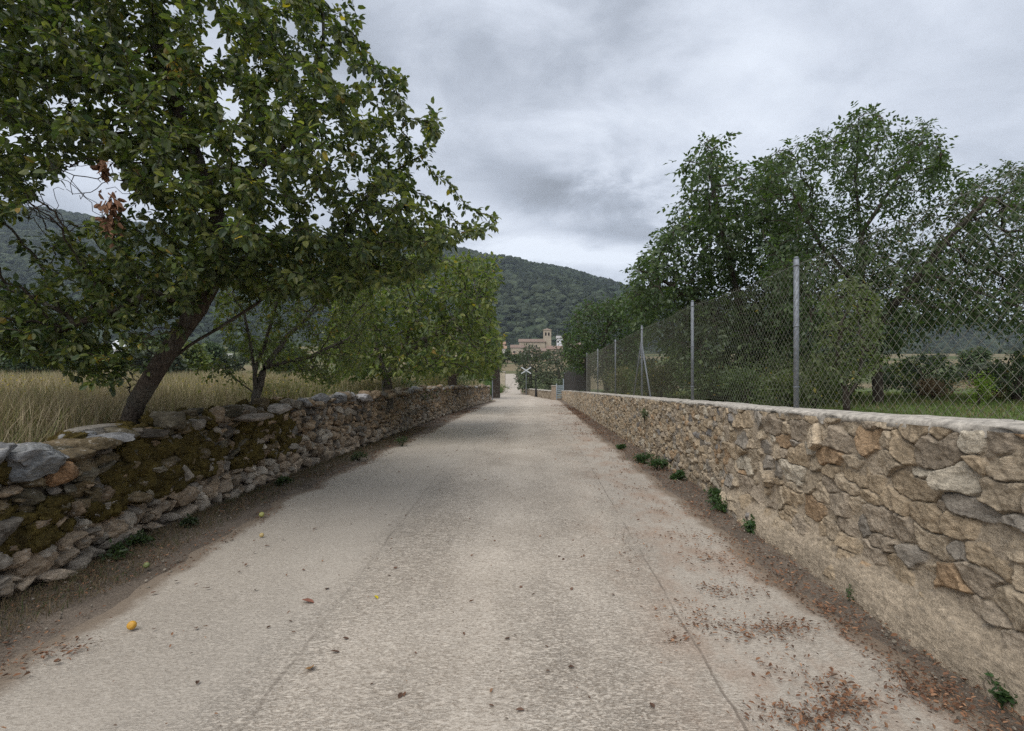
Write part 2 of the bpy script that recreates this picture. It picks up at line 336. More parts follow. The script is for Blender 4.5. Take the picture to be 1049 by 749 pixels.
def terrain_h(x, y):
    x = np.asarray(x, float); y = np.asarray(y, float)
    near = 1-sstep(43, 49, y)
    left = sstep(0, -.12, x-(lw_x(y)-.30))*(.74*near+.12*(1-near))
    right = sstep(0, .12, x-(rw_x(y)+.18))*(1.0*(1-sstep(46, 52, y))+.25*sstep(46, 52, y))
    h = left+right
    h = h+.064*np.maximum(0, y-70)*(1-sstep(380, 560, y)*.5)
    off = sstep(7, 16, -x-.05*y)
    h = h+off*.028*np.maximum(0, y-22)*(1-sstep(300, 500, y))
    offr = sstep(6, 20, x); h = h+offr*.012*np.maximum(0, y-30)*(1-sstep(300, 500, y))
    away = sstep(1.0, 6, np.maximum(-x-6.5, x-4.2))
    h = h+away*(n2(x, y, .07, 3, 5)-.5)*.35
    # hills
    yy = np.maximum(y, 1.); u = x/yy
    ridge = np.interp(u, [-1.6, -1.05, -.86, -.6, -.35, -.13, .02, .08, .177, .3, .6, .96, 1.5], [.40, .352, .325, .30, .275, .256, .236, .225, .198, .175, .14, .120, .11])
    up = sstep(380, 1500, y); peak = ridge*1500-70
    wob = (n2(x, y, .0032, 4, 9)-.5)
    hill = peak*(up**1.15)*(1+wob*.55*(1-up))+wob*70*sstep(450, 900, y)*(1-sstep(1250, 1500, y))
    hill = np.where(y > 1500, peak*(1-.25*sstep(1500, 3200, y)), hill)
    return h+np.maximum(hill, 0)+(n2(x, y, .012, 4, 19)-.5)*14*sstep(600, 1300, y)

# ------------------------------------------------------------------ setting: ground
def axis(segs):
    out = []
    for a, b, n in segs: out.append(np.linspace(a, b, n, endpoint=False))
    out.append([segs[-1][1]]); return np.unique(np.concatenate(out))
def grid_mesh(name, X, Y, Z, mat, col=None, attr=None, parent=None):
    ny, nx = X.shape; V = np.stack([X, Y, Z], -1).reshape(-1, 3)
    i = np.arange(ny-1)[:, None]*nx+np.arange(nx-1)[None]; i = i.ravel(); F = np.stack([i, i+1, i+nx+1, i+nx], 1)
    return mesh_np(name, V, [F], mat, col=None if col is None else col.reshape(-1, 3), parent=parent, attr=attr)
def build_ground():
    xs = axis([(-3600, -1200, 14), (-1200, -300, 30), (-300, -60, 40), (-60, -14, 46), (-14, -6.2, 30), (-6.2, -3.2, 60), (-3.2, 2.2, 30), (2.2, 3.4, 30), (3.4, 12, 34), (12, 60, 40), (60, 300, 36), (300, 1200, 26), (1200, 3600, 14)])
    ys = axis([(-60, -6, 12), (-6, 30, 144), (30, 80, 90), (80, 200, 60), (200, 560, 60), (560, 1600, 70), (1600, 4200, 20)])
    X, Y = np.meshgrid(xs, ys); Z = terrain_h(X, Y)
    lane = (X > lw_x(Y)-.3)*(X < rw_x(Y)+.3)*(Y < 52)
    Z = Z-.03*((X > road_l(Y)+.3)*(X < road_r(Y)-.3))
    Z = Z+lane*(n2(X, Y, 4, 4, 3)-.5)*.05
    c = np.zeros(X.shape+(3,)); f = n2(X, Y, .9, 4, 7)[..., None]; g = n2(X, Y, .03, 4, 8)[..., None]
    dirt = np.array([.165, .135, .108])*(.75+.5*f); dry = np.array([.19, .15, .09])*(.7+.6*f); lawn = np.array([.10, .13, .05])*(.7+.6*f)
    c[:] = dry; c = np.where((X > 3)[..., None], lawn, c)
    c = np.where(lane[..., None] > 0, dirt, c)
    far = sstep(25, 60, Y)[..., None]*(1-lane[..., None])
    mixf = sstep(.42, .58, g)
    fc = np.array([.08, .095, .042])*mixf+np.array([.19, .155, .095])*(1-mixf)
    c = c*(1-far)+fc*far
    hill = sstep(380, 520, Y)[..., None]; c = c*(1-hill)+np.array([.04, .055, .03])*hill
    verge = ((Y > 44)*(Y < 130)*(X > road_l(Y)-3.5)*(X < road_l(Y)))[..., None]; c = np.where(verge > 0, np.array([.07, .10, .03]), c)
    o = grid_mesh('ground', X, Y, Z, M_TERRAIN, c); tag(o, kind='structure')
build_ground()

def build_road():
    ys = axis([(-6, 12, 180), (12, 40, 140), (40, 126, 172)]); us = np.linspace(0, 1, 41)
    Y = np.repeat(ys[:, None], 41, 1)
    xl = road_l(ys)+(fbm(np.stack([ys*1.3, ys*0, ys*0], -1), 5, 21, .6)-.5)*.42; xr = road_r(ys)+(fbm(np.stack([ys*1.3, ys*0+9, ys*0], -1), 5, 22, .6)-.5)*.34
    X = xl[:, None]*(1-us)+xr[:, None]*us
    edge = np.minimum(us, 1-us)[None]*(xr-xl)[:, None]
    Z = terrain_h(X, Y)+.012+np.where(Y > 60, .05, 0)+.012*(n2(X, Y, 1.2, 3, 31)-.5)+.02*np.sin(pi*us)[None]
    Z = np.where(edge < 1e-6, Z-.05, Z)
    o = grid_mesh('lane', X, Y, Z, M_ROAD, attr={'edge': edge.ravel()}); tag(o, kind='structure')
build_road()

# ------------------------------------------------------------------ rocks
def ico(sub):
    t = (1+5**.5)/2
    v = [(-1, t, 0), (1, t, 0), (-1, -t, 0), (1, -t, 0), (0, -1, t), (0, 1, t), (0, -1, -t), (0, 1, -t), (t, 0, -1), (t, 0, 1), (-t, 0, -1), (-t, 0, 1)]
    f = [(0, 11, 5), (0, 5, 1), (0, 1, 7), (0, 7, 10), (0, 10, 11), (1, 5, 9), (5, 11, 4), (11, 10, 2), (10, 7, 6), (7, 1, 8), (3, 9, 4), (3, 4, 2), (3, 2, 6), (3, 6, 8), (3, 8, 9), (4, 9, 5), (2, 4, 11), (6, 2, 10), (8, 6, 7), (9, 8, 1)]
    v = [np.array(a, float)/np.linalg.norm(a) for a in v]
    for _ in range(sub):
        c = {}; nf = []
        def mid(a, b):
            k = (min(a, b), max(a, b))
            if k not in c:
                m = v[a]+v[b]; v.append(m/np.linalg.norm(m)); c[k] = len(v)-1
            return c[k]
        for a, b, d in f:
            x, y, z = mid(a, b), mid(b, d), mid(d, a); nf += [(a, x, z), (b, y, x), (d, z, y), (x, y, z)]
        f = nf
    return np.array(v), np.array(f)
ICO = {k: ico(k) for k in (0, 1, 2, 3, 4)}
def rock(rng, lvl, box=.5, cuts=7):
    V, F = ICO[lvl]; P = np.sign(V)*np.abs(V)**(1-box*.6)
    P = P/np.abs(P).max()
    for _ in range(cuts):
        n = norm(rng.normal(size=3)*np.array([1, 1, .9])); d = rng.uniform(.55, .93); s = P@n
        P = P-np.outer(np.maximum(0, s-d)*rng.uniform(.8, 1), n)
    o = rng.uniform(0, 50, 3)
    P = P*(1+(fbm(P*1.6+o, 3, 3)-.5)[:, None]*.35)
    if lvl >= 3: P = P*(1+(fbm(P*4.5+o, 4, 4, .62)-.5)[:, None]*.26)
    return P/np.abs(P).max(0), F
def rot(rng, az, ax, ay):
    a, b, c = rng.normal()*ax, rng.normal()*ay, rng.normal()*az
    Rx = np.array([[1, 0, 0], [0, math.cos(a), -math.sin(a)], [0, math.sin(a), math.cos(a)]])
    Ry = np.array([[math.cos(b), 0, math.sin(b)], [0, 1, 0], [-math.sin(b), 0, math.cos(b)]])
    Rz = np.array([[math.cos(c), -math.sin(c), 0], [math.sin(c), math.cos(c), 0], [0, 0, 1]]); return Rz@Ry@Rx

def dry_stone_wall():
    rng = np.random.default_rng(11); Vs = []; Fs = []; Cs = []; n = 0; MV = []; MF = []; mn = 0; tuft = []
    protos = {l: [rock(rng, l, rng.uniform(.3, .9), rng.integers(6, 13)) for _ in range(26)] for l in (2, 3, 4)}
    def put(c, dims, lvl, col, ax=.12):
        nonlocal n
        P, F = protos[lvl][rng.integers(26)]; P = P*np.where(rng.random(3) < .5, -1, 1)
        flip = False
        V = (P*np.array(dims)/2)@rot(rng, ax*1.3, ax, ax).T+c
        Vs.append(V); Fs.append(F+n); n += len(V)
        cc = np.tile(col, (len(V), 1))*(1+(fbm(V*9, 3, 6)-.5)[:, None]*.5)
        Cs.append(cc); return V
    def colour(y, z, top):
        k = rng.random()
        base = np.array([.28, .21, .14]) if k < .45 else np.array([.17, .15, .125]) if k < .68 else np.array([.26, .185, .115]) if k < .86 else np.array([.33, .29, .235])
        base = base*rng.uniform(.75, 1.45)
        lo = 1-sstep(.0, .55, z)
        base = base*(1-lo*.5)+np.array([.40, .34, .27])*lo*.6*rng.uniform(.8, 1.2)     # paler clean stone low down
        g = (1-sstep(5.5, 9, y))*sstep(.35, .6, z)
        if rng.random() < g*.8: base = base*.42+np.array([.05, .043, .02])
        return base
    y = 1.2; 
    # courses
    ncol = 0; row_n = 9
    bounds = np.linspace(0, 1, row_n+1); bounds[1:-1] += rng.normal(0, .012, row_n-1)
    for r in range(row_n):
        y = 1.0+rng.uniform(0, .2)
        while y < 43.4:
            near = y < 13; top = r >= row_n-1
            w = rng.uniform(.09, .34) if near else rng.uniform(.10, .27)
            if y < 6: w *= 1.08
            if top and rng.random() < .4: w *= 1.5
            yc = y+w/2; H = lw_top(yc)*.97+.06*(n2(np.array([yc]), np.array([0.]), 1.1, 2, 44)[0]-.5)
            wob = (n2(np.array([yc]), np.array([r*3.]), 1.3, 2, 41)[0]-.5)*.10
            z0 = bounds[r]*H+wob*(0 < r); z1 = bounds[r+1]*H+(n2(np.array([yc]), np.array([r*3.+3]), 1.3, 2, 41)[0]-.5)*.10*(r+1 < row_n)
            hgt = (z1-z0)
            if rng.random() < .22 and r < row_n-2: hgt *= 1.7; 
            zc = z0+hgt/2+rng.normal(0, .012); dep = rng.uniform(.24, .36)
            batter = zc*.10
            x = lw_x(yc)-batter-dep/2+rng.normal(0, .032)+.015
            lvl = 4 if y < 5.5 else 3 if y < 14 else 2
            put(np.array([x, yc, zc]), (dep, w*rng.uniform(.92, 1.16), hgt*rng.uniform(.92, 1.3)), lvl, colour(yc, zc, top), .22)
            y += w*rng.uniform(.86, 1.02)
    # wedge stones filling joints
    for _ in range(900):
        yc = 1.2+rng.random()**1.5*42; zc = rng.uniform(.03, 1)*lw_top(yc)*.93
        s = rng.uniform(.05, .11); put(np.array([lw_x(yc)-zc*.10-.05-rng.uniform(0, .04), yc, zc]), (s*1.6, s*1.5, s*rng.uniform(.5, .9)), 2 if yc > 7 else 3, colour(yc, zc, 0), .4)
    # top: slabs across the thickness
    y = 1.0
    while y < 43.3:
        w = rng.uniform(.14, .42); yc = y+w/2; H = lw_top(yc)
        big = rng.random() < .3
        for k in range(3):
            d = rng.uniform(.2, .34); x = lw_x(yc)-.13-k*.21+rng.normal(0, .03)
            c = colour(yc, .9, 1)*.72
            if rng.random() < .15: c = np.array([.25, .25, .25])*rng.uniform(.8, 1.1)
            th = rng.uniform(.07, .17)*(1.5 if big and k == 0 else 1)
            put(np.array([x, yc+rng.normal(0, .05), H-.05+rng.uniform(-.03, .03)+(th*.3 if big else 0)]), (d*1.25, w*rng.uniform(.8, 1.25), th), 3 if yc < 14 else 2, c, .10)
        y += w*rng.uniform(.8, .98)
    # named boulders of the near top
    put(W(36, 473, 3.98)+np.array([-.03, 0, 0]), (.40, .42, .28), 4, np.array([.21, .215, .215]), .05)
    put(W(70, 485, 4.22)+np.array([-.05, 0, 0]), (.3, .24, .17), 4, np.array([.33, .20, .11]), .3)
    put(W(268, 425, 7.1)+np.array([-.15, 0, -.05]), (.5, .75, .12), 4, np.array([.25, .21, .17]), .04)
    put(W(296, 419, 7.7)+np.array([-.1, 0, 0]), (.4, .35, .16), 4, np.array([.36, .33, .29]), .1)
    put(W(377, 408, 12.3)+np.array([-.1, 0, 0]), (.5, .7, .22), 4, np.array([.34, .33, .33]), .05)
    put(W(120, 441, 5.0)+np.array([-.25, 0, 0]), (.4, .75, .08), 4, np.array([.23, .21, .18]), .05)
    # dark core behind the faces, added to block light between the stones
    root = empty('dry_stone_wall', (lw_x(8.), 8, 0)); tag(root, 'mossy dry stone wall of loose grey and tan fieldstones along the left side of the lane', 'wall')
    V = np.concatenate(Vs); F = np.concatenate(Fs); C = np.clip(np.concatenate(Cs), .01, 1)
    mesh_np('stonework', local(V, root), [F], M_STONE_L, C, root)
    ys = np.linspace(.9, 43.2, 90); prof = [(-.14, -.05), (-.20, .9), (-.24, 1.0), (-.52, 1.0), (-.55, -.05)]
    P = np.array([[(lw_x(q)+a, q, (b*lw_top(q)*.94)) for a, b in prof] for q in ys]); m = len(prof)
    i = (np.arange(len(ys)-1)[:, None]*m+np.arange(m-1)[None]).ravel()
    mesh_np('light_block_core', local(P.reshape(-1, 3), root), [np.stack([i, i+1, i+m+1, i+m], 1)], m_plain('dark_core', (.07, .058, .045), .95, .3, 12, 0, .5), parent=root)
    # moss cushions on the near stretch
    k = 0
    while k < 800:
        yc = 1.6+rng.random()**1.3*7.5; H = lw_top(yc); zc = H*(1-rng.random()**1.25*.66)
        dens = n2(np.array([yc]), np.array([zc*1.5]), 2.0, 3, 71)[0]
        if dens < .37 or (3.75 < yc < 4.4 and zc > .68): k += .25; continue
        x = lw_x(yc)-zc*.10-.055-(rng.uniform(0, .45) if zc > H*.93 else 0)
        P, Fc = ICO[3]; s = rng.uniform(.045, .15); o = rng.uniform(0, 30, 3)
        Q = P*(1+(fbm(P*2.6+o, 5, 8, .68)-.5)[:, None]*1.3)*np.array([s*.5, s*1.25, s*rng.uniform(.45, .7)])@rot(rng, .2, .3, .2).T+np.array([x, yc, zc])
        MV.append(Q); MF.append(Fc+mn); mn += len(Q); k += 1
        idx = rng.integers(0, len(Q), 70); tuft.append(Q[idx])
    mo = mesh_np('moss', local(np.concatenate(MV), root), [np.concatenate(MF)], M_MOSS, parent=root); mo['kind'] = 'stuff'
    T = np.concatenate(tuft); T = T[T[:, 0] > lw_x(T[:, 1])-.6]; nb = len(T)
    V, F = blades(T-np.array([0, 0, .01]), rng.uniform(.012, .035, nb), .0022, rng, 1.4); cc = np.repeat(np.array([.20, .155, .045])*rng.uniform(.4, 1.3, (nb, 1)), 5, 0)
    tf = mesh_np('moss_tufts', local(V, root), F, M_GRASS, cc, root, smooth=False); tf['kind'] = 'stuff'

def blades(P, H, w, rng, bend=.4):
    """upright curved blades: 5 verts each"""
    n = len(P); a = rng.uniform(0, 2*pi, n); s = np.stack([np.cos(a), np.sin(a), a*0], 1)
    b = rng.uniform(0, 2*pi, n); d = np.stack([np.cos(b), np.sin(b), b*0], 1)*(rng.random(n)*bend)[:, None]
    up = np.array([0, 0, 1.]); H = np.asarray(H)[:, None]; w = np.broadcast_to(np.asarray(w, float).reshape(-1, 1) if np.ndim(w) else np.full((n, 1), w), (n, 1))
    m = P+up*H*.55+d*H*.25; t = P+up*H*(1-.25*bend*rng.random((n, 1)))+d*H*.95
    V = np.stack([P-s*w, P+s*w, m-s*w*.75, m+s*w*.75, t], 1).reshape(-1, 3); i = np.arange(n)*5
    return V, [np.stack([i, i+1, i+3, i+2], 1), np.stack([i+2, i+3, i+4], 1)]
dry_stone_wall()

# ------------------------------------------------------------------ mortared rubble wall on the right
def rubble_face(y0, y1, dy, dz, size, seed, mortar, zlo=-.06):
    rng = np.random.default_rng(seed); ys = np.arange(y0, y1+dy*.5, dy); zs = np.linspace(0, 1, int(1.4/dz))
    Y, T = np.meshgrid(ys, zs, indexing='ij'); Hh = rw_top(Y)-.015; Z = zlo+T*(Hh-zlo)
    wy = Y+(n2(Y, Z, 4.5, 4, seed)-.5)*.13*size/.2; wz = Z+(n2(Y, Z, 4.5, 4, seed+5)-.5)*.10*size/.2
    asp = 1.75
    # jittered seeds on a brick lattice with random merging
    seeds = []; rows = int(1.6/(size/asp*.95))
    for r in range(-1, rows+1):
        yy = y0-.5+rng.uniform(0, size)
        while yy < y1+.5:
            w = size*rng.uniform(.55, 1.6); seeds.append((yy+w/2, r*size/asp*.95+rng.normal(0, size*.15))); yy += w
    S = np.array(seeds); nS = len(S)
    scol = np.zeros((nS, 3)); pal = np.array([[.42, .33, .225], [.46, .375, .27], [.37, .305, .23], [.30, .265, .22], [.43, .30, .185], [.50, .44, .345], [.22, .205, .19]])
    pi_ = rng.choice(len(pal), nS, p=[.28, .27, .20, .10, .06, .06, .03]); scol = pal[pi_]*rng.uniform(.85, 1.15, (nS, 1))
    wt = rng.uniform(-.06, .06, nS)*size/.2; off = rng.uniform(-.012, .022, nS); tilt = rng.normal(0, .15, (nS, 2))
    H = np.zeros_like(Y); C = np.zeros(Y.shape+(3,)); 
    for a in range(0, len(ys), 24):
        sl = slice(a, min(a+24, len(ys))); lo, hi = ys[sl][0]-1.0*max(size, .3)*2, ys[sl][-1]+2*max(size, .3)
        idx = np.where((S[:, 0] > lo) & (S[:, 0] < hi))[0]; s = S[idx]
        dyy = wy[sl][..., None]-s[:, 0]; dzz = (wz[sl][..., None]-s[:, 1])*asp
        # boxier metric
        D = (np.abs(dyy)**3.2+np.abs(dzz)**3.2)**(1/3.2)-wt[idx]
        o = np.argpartition(D, 1, axis=-1)[..., :2]; d = np.take_along_axis(D, o, -1)
        sw = d[..., 0] > d[..., 1]; i1 = np.where(sw, o[..., 1], o[..., 0]); f1 = d.min(-1); f2 = d.max(-1)
        e = (f2-f1)/size; g = idx[i1]
        hh = off[g]+sstep(0.015, .10, e)*.042+np.take_along_axis(dyy, i1[..., None], -1)[..., 0]*tilt[g, 0]+np.take_along_axis(dzz, i1[..., None], -1)[..., 0]*tilt[g, 1]*.6
        H[sl] = hh; C[sl] = scol[g]
    rough = fbm(np.stack([Y*14, Z*14, Y*0], -1), 4, seed+3, .6)-.5
    H = H+rough*.045+(fbm(np.stack([Y*45, Z*45, Y*0], -1), 2, seed+4)-.5)*.008
    ml = mortar(Y, Z)+(fbm(np.stack([Y*3.0, Z*4.0, Y*0], -1), 6, seed+9, .5)-.5)*.06
    k = sstep(-.003, .004, H-ml); Hf = np.maximum(H, ml)
    mc = np.array([.42, .345, .255])*(.8+.4*fbm(np.stack([Y*6, Z*6, Y*0], -1), 4, seed+13)[..., None])
    C = C*(.78+.44*fbm(np.stack([Y*11, Z*16, Y*0], -1), 4, seed+14)[..., None])
    C = C*k[..., None]+mc*(1-k[..., None])
    X = rw_x(Y)-Hf+.02
    return X, Y, Z, C
def strip(X, Y, Z, C):
    ny, nz = X.shape; V = np.stack([X, Y, Z], -1).reshape(-1, 3); i = (np.arange(ny-1)[:, None]*nz+np.arange(nz-1)[None]).ravel()
    return V, np.stack([i, i+1, i+nz+1, i+nz], 1), C.reshape(-1, 3)
def rubble_wall():
    root = empty('rubble_wall', (2.6, 6, 0)); tag(root, 'mortared tan rubble stone wall with a pale concrete coping under the wire fence', 'wall')
    def m1(Y, Z): return .013+.05*(1-sstep(.16, .34, Z+.10*(n2(Y, Z, 1.5, 3, 8)-.5)))*sstep(7, 5.5, Y)+.012*(1-sstep(.4, .9, Z))+.05*(n2(Y, Z, 1.3, 3, 18)-.5)
    def m2(Y, Z): return .010+.016*(1-sstep(.0, .25, Z))
    a = rubble_face(.6, 6.62, .0075, .0075, .235, 3, m1); a = list(a)
    a[0] = a[0]-.10*(1-sstep(.0, .42, a[2]))*(a[1] < 9)        # battered mortar footing
    b = rubble_face(6.6, 20, .013, .013, .155, 4, m2); c = rubble_face(20, 49, .035, .03, .17, 5, m2)
    V = []; F = []; C = []; n = 0
    for g in (a, b, c):
        v, f, k = strip(*g); V.append(v); F.append(f+n); C.append(k); n += len(v)
    mesh_np('stonework', local(np.concatenate(V), root), [np.concatenate(F)], M_STONE_R, np.concatenate(C), root)
    # coping: rough cast concrete, uneven front edge
    ys = np.concatenate([np.arange(.6, 14, .03), np.arange(14, 49.05, .15)])
    prof = np.array([(.0, -.05), (-.012, -.02), (-.012, .006), (.02, .02), (.15, .03), (.3, .03), (.40, .022), (.43, -.02), (.43, -.3)])
    Y = np.repeat(ys[:, None], len(prof), 1); J = np.arange(len(prof))[None]+Y*0
    nz = fbm(np.stack([Y*4, J*1.5, Y*0], -1), 4, 77, .6)-.5
    X = rw_x(Y)+prof[:, 0]+nz*.09*(J < 4); Z = rw_top(Y)+prof[:, 1]+nz*.03*(J < 8)+(fbm(np.stack([Y*6, Y*0+3, Y*0], -1), 3, 78)-.5)*.06*(J < 2)
    v, f, _ = strip(X, Y, Z, np.zeros(X.shape+(3,)))
    mesh_np('coping', local(v, root), [f], M_COPING, parent=root)
    e = MB().box((2.74, 49.05, .38), (.42, .12, .86)); e.build('end_face', M_COPING, root).location = (-2.6, -6, 0)
rubble_wall()

# ------------------------------------------------------------------ chain link fence
PX = 2.76
POSTS = [(1.9, 1.30), (5.36, 1.31), (8.9, 1.42), (13.1, 1.46), (17.4, 1.47), (22.3, 1.48), (27.0, 1.58)]     # depth, top above the eye
LOWP = [(27.6, 1.18), (31.5, 1.15), (36, 1.10), (41, 1.0), (47.5, .92)]
def fence():
    root = empty('chain_link_fence', (PX, 13, 1.2)); tag(root, 'tall galvanised chain link fence standing on the right hand stone wall', 'fence')
    off = -np.array(root.location)
    def place(o): o.location = tuple(off)
    def panel(a, b, pitch, r, mat):
        (ya, ha), (yb, hb) = a, b; za, zb = EYE+ha-.04, EYE+hb-.04; ba, bb = rw_top(ya)+.03, rw_top(yb)+.03
        rngp = np.random.default_rng(int(ya*10)); top = lambda y: za+(zb-za)*(y-ya)/(yb-ya)-.035*np.sin(pi*(y-ya)/(yb-ya)); bot = lambda y: ba+(bb-ba)*(y-ya)/(yb-ya)
        mb = MB(); hmax = max(za, zb)-min(ba, bb)
        for sgn in (1, -1):
            c = ya-hmax-pitch; k = 0
            while c < yb+hmax+pitch:
                # line y = c + sgn*(z - zmid) ; sample and clip
                zs = np.linspace(min(ba, bb), max(za, zb), 34); yy = c+sgn*(zs-zs[0]) if sgn > 0 else c+hmax-(zs-zs[0])
                ok = (yy >= ya) & (yy <= yb) & (zs <= top(np.clip(yy, ya, yb))) & (zs >= bot(yy)-.01)
                if ok.sum() > 1:
                    i0, i1 = np.where(ok)[0][[0, -1]]
                    dx = .004*sgn; r_ = r if sgn < 0 else r*.62; wob = rngp.normal(0, .003)
                    mb.tube((PX-.045+dx, yy[i0], zs[i0]), (PX-.045+dx+wob, yy[i1], zs[i1]), r_, k=3, cap=False)
                c += pitch; k += 1
        for f in (.97,):
            n = 10; yy = np.linspace(ya, yb, n+1); zz = bot(yy)+(top(yy)-bot(yy))*f
            for i in range(n): mb.tube((PX-.05, yy[i], zz[i]), (PX-.05, yy[i+1], zz[i+1]), r*1.25, k=3, cap=False)
        place(mb.build('wire_mesh', mat, root))
    for i in range(len(POSTS)-1): panel(POSTS[i], POSTS[i+1], .085 if i < 3 else .10, (.0018, .0017, .0018, .0020, .0024, .0028)[i], M_WIRE)
    for i in range(len(LOWP)-1): panel(LOWP[i], LOWP[i+1], .11, .006, M_WIRE_D)
    for j, (y, h) in enumerate(POSTS):
        mb = MB(); r = .027; mb.tube((PX, y, rw_top(y)-.05), (PX, y, EYE+h), r, k=14); mb.tube((PX, y, EYE+h), (PX, y, EYE+h+.018), r*1.12, r*.6, k=14)
        for z in (.15, .55, .95): mb.tube((PX, y, rw_top(y)+z*(EYE+h-rw_top(y))), (PX, y, rw_top(y)+z*(EYE+h-rw_top(y))+.012), r*1.18, k=14)
        place(mb.build('post', M_METAL, root, smooth=True))
    for y, h in LOWP: place(MB().tube((PX, y, rw_top(y)-.05), (PX, y, EYE+h), .035, k=8).build('post', M_METAL, root, smooth=True))
    y, h = POSTS[3]; zt = EYE+h-.42
    for e in (-1.05, 1.05):
        m = MB().tube((PX-.01, y+e, rw_top(y)+.0), (PX-.01, y+.02*e, zt), .021, k=10); place(m.build('brace', M_METAL, root, smooth=True))
    place(MB().tube((PX+.08, 27.35, 1.0), (PX+.08, 27.35, EYE+1.35), .16, k=10).build('dark_post', m_plain('dark_timber', (.03, .028, .026), .9), root))
fence()

# ------------------------------------------------------------------ trees by space colonisation
def in_poly(px, py, poly):
    poly = np.array(poly, float); n = len(poly); c = np.zeros(px.shape, bool); j = n-1
    for i in range(n):
        xi, yi = poly[i]; xj, yj = poly[j]
        cond = ((yi > py) != (yj > py)) & (px < (xj-xi)*(py-yi)/(yj-yi+1e-9)+xi); c ^= cond; j = i
    return c
def cloud(poly, y0, y1, n, rng, gaps=None, holes=()):
    """points filling a crown whose outline, at depths y0..y1, is the polygon"""
    poly = np.array(poly, float); lo, hi = poly.min(0), poly.max(0); out = []; tot = 0; guard = 0
    while tot < n and guard < 60:
        guard += 1
        px = rng.uniform(lo[0], hi[0], n*2); py = rng.uniform(lo[1], hi[1], n*2); Yd = rng.uniform(y0, y1, n*2)
        ok = in_poly(px, py, poly)
        for h in holes: ok &= ~in_poly(px, py, h)
        P = np.stack([(px-VX)/FPX*Yd, Yd, EYE+(VY-py)/FPX*Yd], 1)
        if gaps: ok &= fbm(P*gaps[0], 2, gaps[2] if len(gaps) > 2 else 51) > gaps[1]
        out.append(P[ok]); tot += ok.sum()
    return np.concatenate(out)[:n]
def colonize(paths, A, step, infl, kill, rng, iters=140, noise=.25, trop=(0, 0, .05)):
    nodes = []; par = []
    for p in paths:
        p = np.array(p, float); pts = [p[0]]
        for a, b in zip(p[:-1], p[1:]):
            k = max(1, int(round(np.linalg.norm(b-a)/step)))
            for q in range(1, k+1): pts.append(a+(b-a)*q/k)
        pts = np.array(pts); L = len(pts)
        pts[1:-1] += (fbm(pts[1:-1]*2.2+3, 2, 5)[:, None]-.5)*np.array([.10, .10, .04])*(len(nodes) > 0) if L > 2 else 0
        if nodes:
            d = np.linalg.norm(np.array(nodes)-pts[0], axis=1); prev = int(d.argmin()); pts = pts[1:]
        else: prev = -1
        for q in pts: nodes.append(q); par.append(prev); prev = len(nodes)-1
    nodes = np.array(nodes); par = list(par); A = A.copy()
    D = np.full(len(A), 1e9); I = np.zeros(len(A), int)
    def upd(new, base):
        nonlocal D, I
        for s in range(0, len(new), 200):
            d = np.linalg.norm(A[:, None]-new[None, s:s+200], axis=2); m = d.argmin(1); dm = d[np.arange(len(A)), m]
            k = dm < D; D[k] = dm[k]; I[k] = m[k]+base+s
    upd(nodes, 0); trop = np.array(trop)
    for it in range(iters):
        keep = D > kill; A = A[keep]; D = D[keep]; I = I[keep]
        if len(A) == 0: break
        act = D < infl
        if not act.any(): act = D < D.min()*1.3
        g, inv = np.unique(I[act], return_inverse=True)
        dv = norm(A[act]-nodes[I[act]]); S = np.zeros((len(g), 3)); np.add.at(S, inv, dv)
        S = norm(norm(S)+rng.normal(0, noise, S.shape)+trop); new = nodes[g]+S*step*rng.uniform(.8, 1.15, (len(g), 1))
        base = len(nodes); nodes = np.concatenate([nodes, new]); par += list(g); upd(new, base)
        if len(nodes) > 14000: break
    return nodes, np.array(par)
def radii(par, tip, power, rmax):
    n = len(par); acc = np.zeros(n); r = np.zeros(n); ch = np.zeros(n, int)
    for i in range(n-1, -1, -1):
        r[i] = max(tip, acc[i]**(1/power)) if acc[i] > 0 else tip
        if par[i] >= 0: acc[par[i]] += r[i]**power
    s = r[0]; k = math.log(rmax/tip)/math.log(s/tip) if s > tip*1.01 else 1
    return tip*(r/tip)**k
def tube_mesh(nodes, par, r, k=6):
    n = len(nodes); P = nodes[np.maximum(par, 0)]; d = nodes-P; d[par < 0] = nodes[1]-nodes[0]; d = norm(d)
    main = np.full(n, -1); order = np.argsort(r)
    for i in order:
        if par[i] >= 0: main[par[i]] = i
    # smooth direction toward main child
    dm = d.copy(); has = main >= 0; dm[has] = norm(d[has]+d[main[has]])
    def ring(c, dd, rr):
        ref = np.where(np.abs(dd[:, 2:3]) > .95, np.array([[0, 1., 0]]), np.array([[0, 0, 1.]]))
        ref = np.array([.31, .19, .93])[None]+0*dd; u = norm(np.cross(dd, ref)); v = np.cross(dd, u); a = np.arange(k)*2*pi/k
        return (c[:, None]+rr[:, None, None]*(np.cos(a)[None, :, None]*u[:, None]+np.sin(a)[None, :, None]*v[:, None])).reshape(-1, 3)
    V = ring(nodes, dm, r); side = np.where((par >= 0) & (main[np.maximum(par, 0)] != np.arange(n)))[0]
    V2 = ring(nodes[par[side]], d[side], np.minimum(r[side]*1.25, r[par[side]])); start = np.full(n, -1)
    start[par >= 0] = par[par >= 0]*k; start[side] = n*k+np.arange(len(side))*k
    ids = np.where(par >= 0)[0]; a = np.arange(k)[None]; b = (a+1) % k; s = start[ids][:, None]; e = (ids*k)[:, None]
    F = np.stack([s+a, s+b, e+b, e+a], -1).reshape(-1, 4)
    return np.concatenate([V, V2]), F
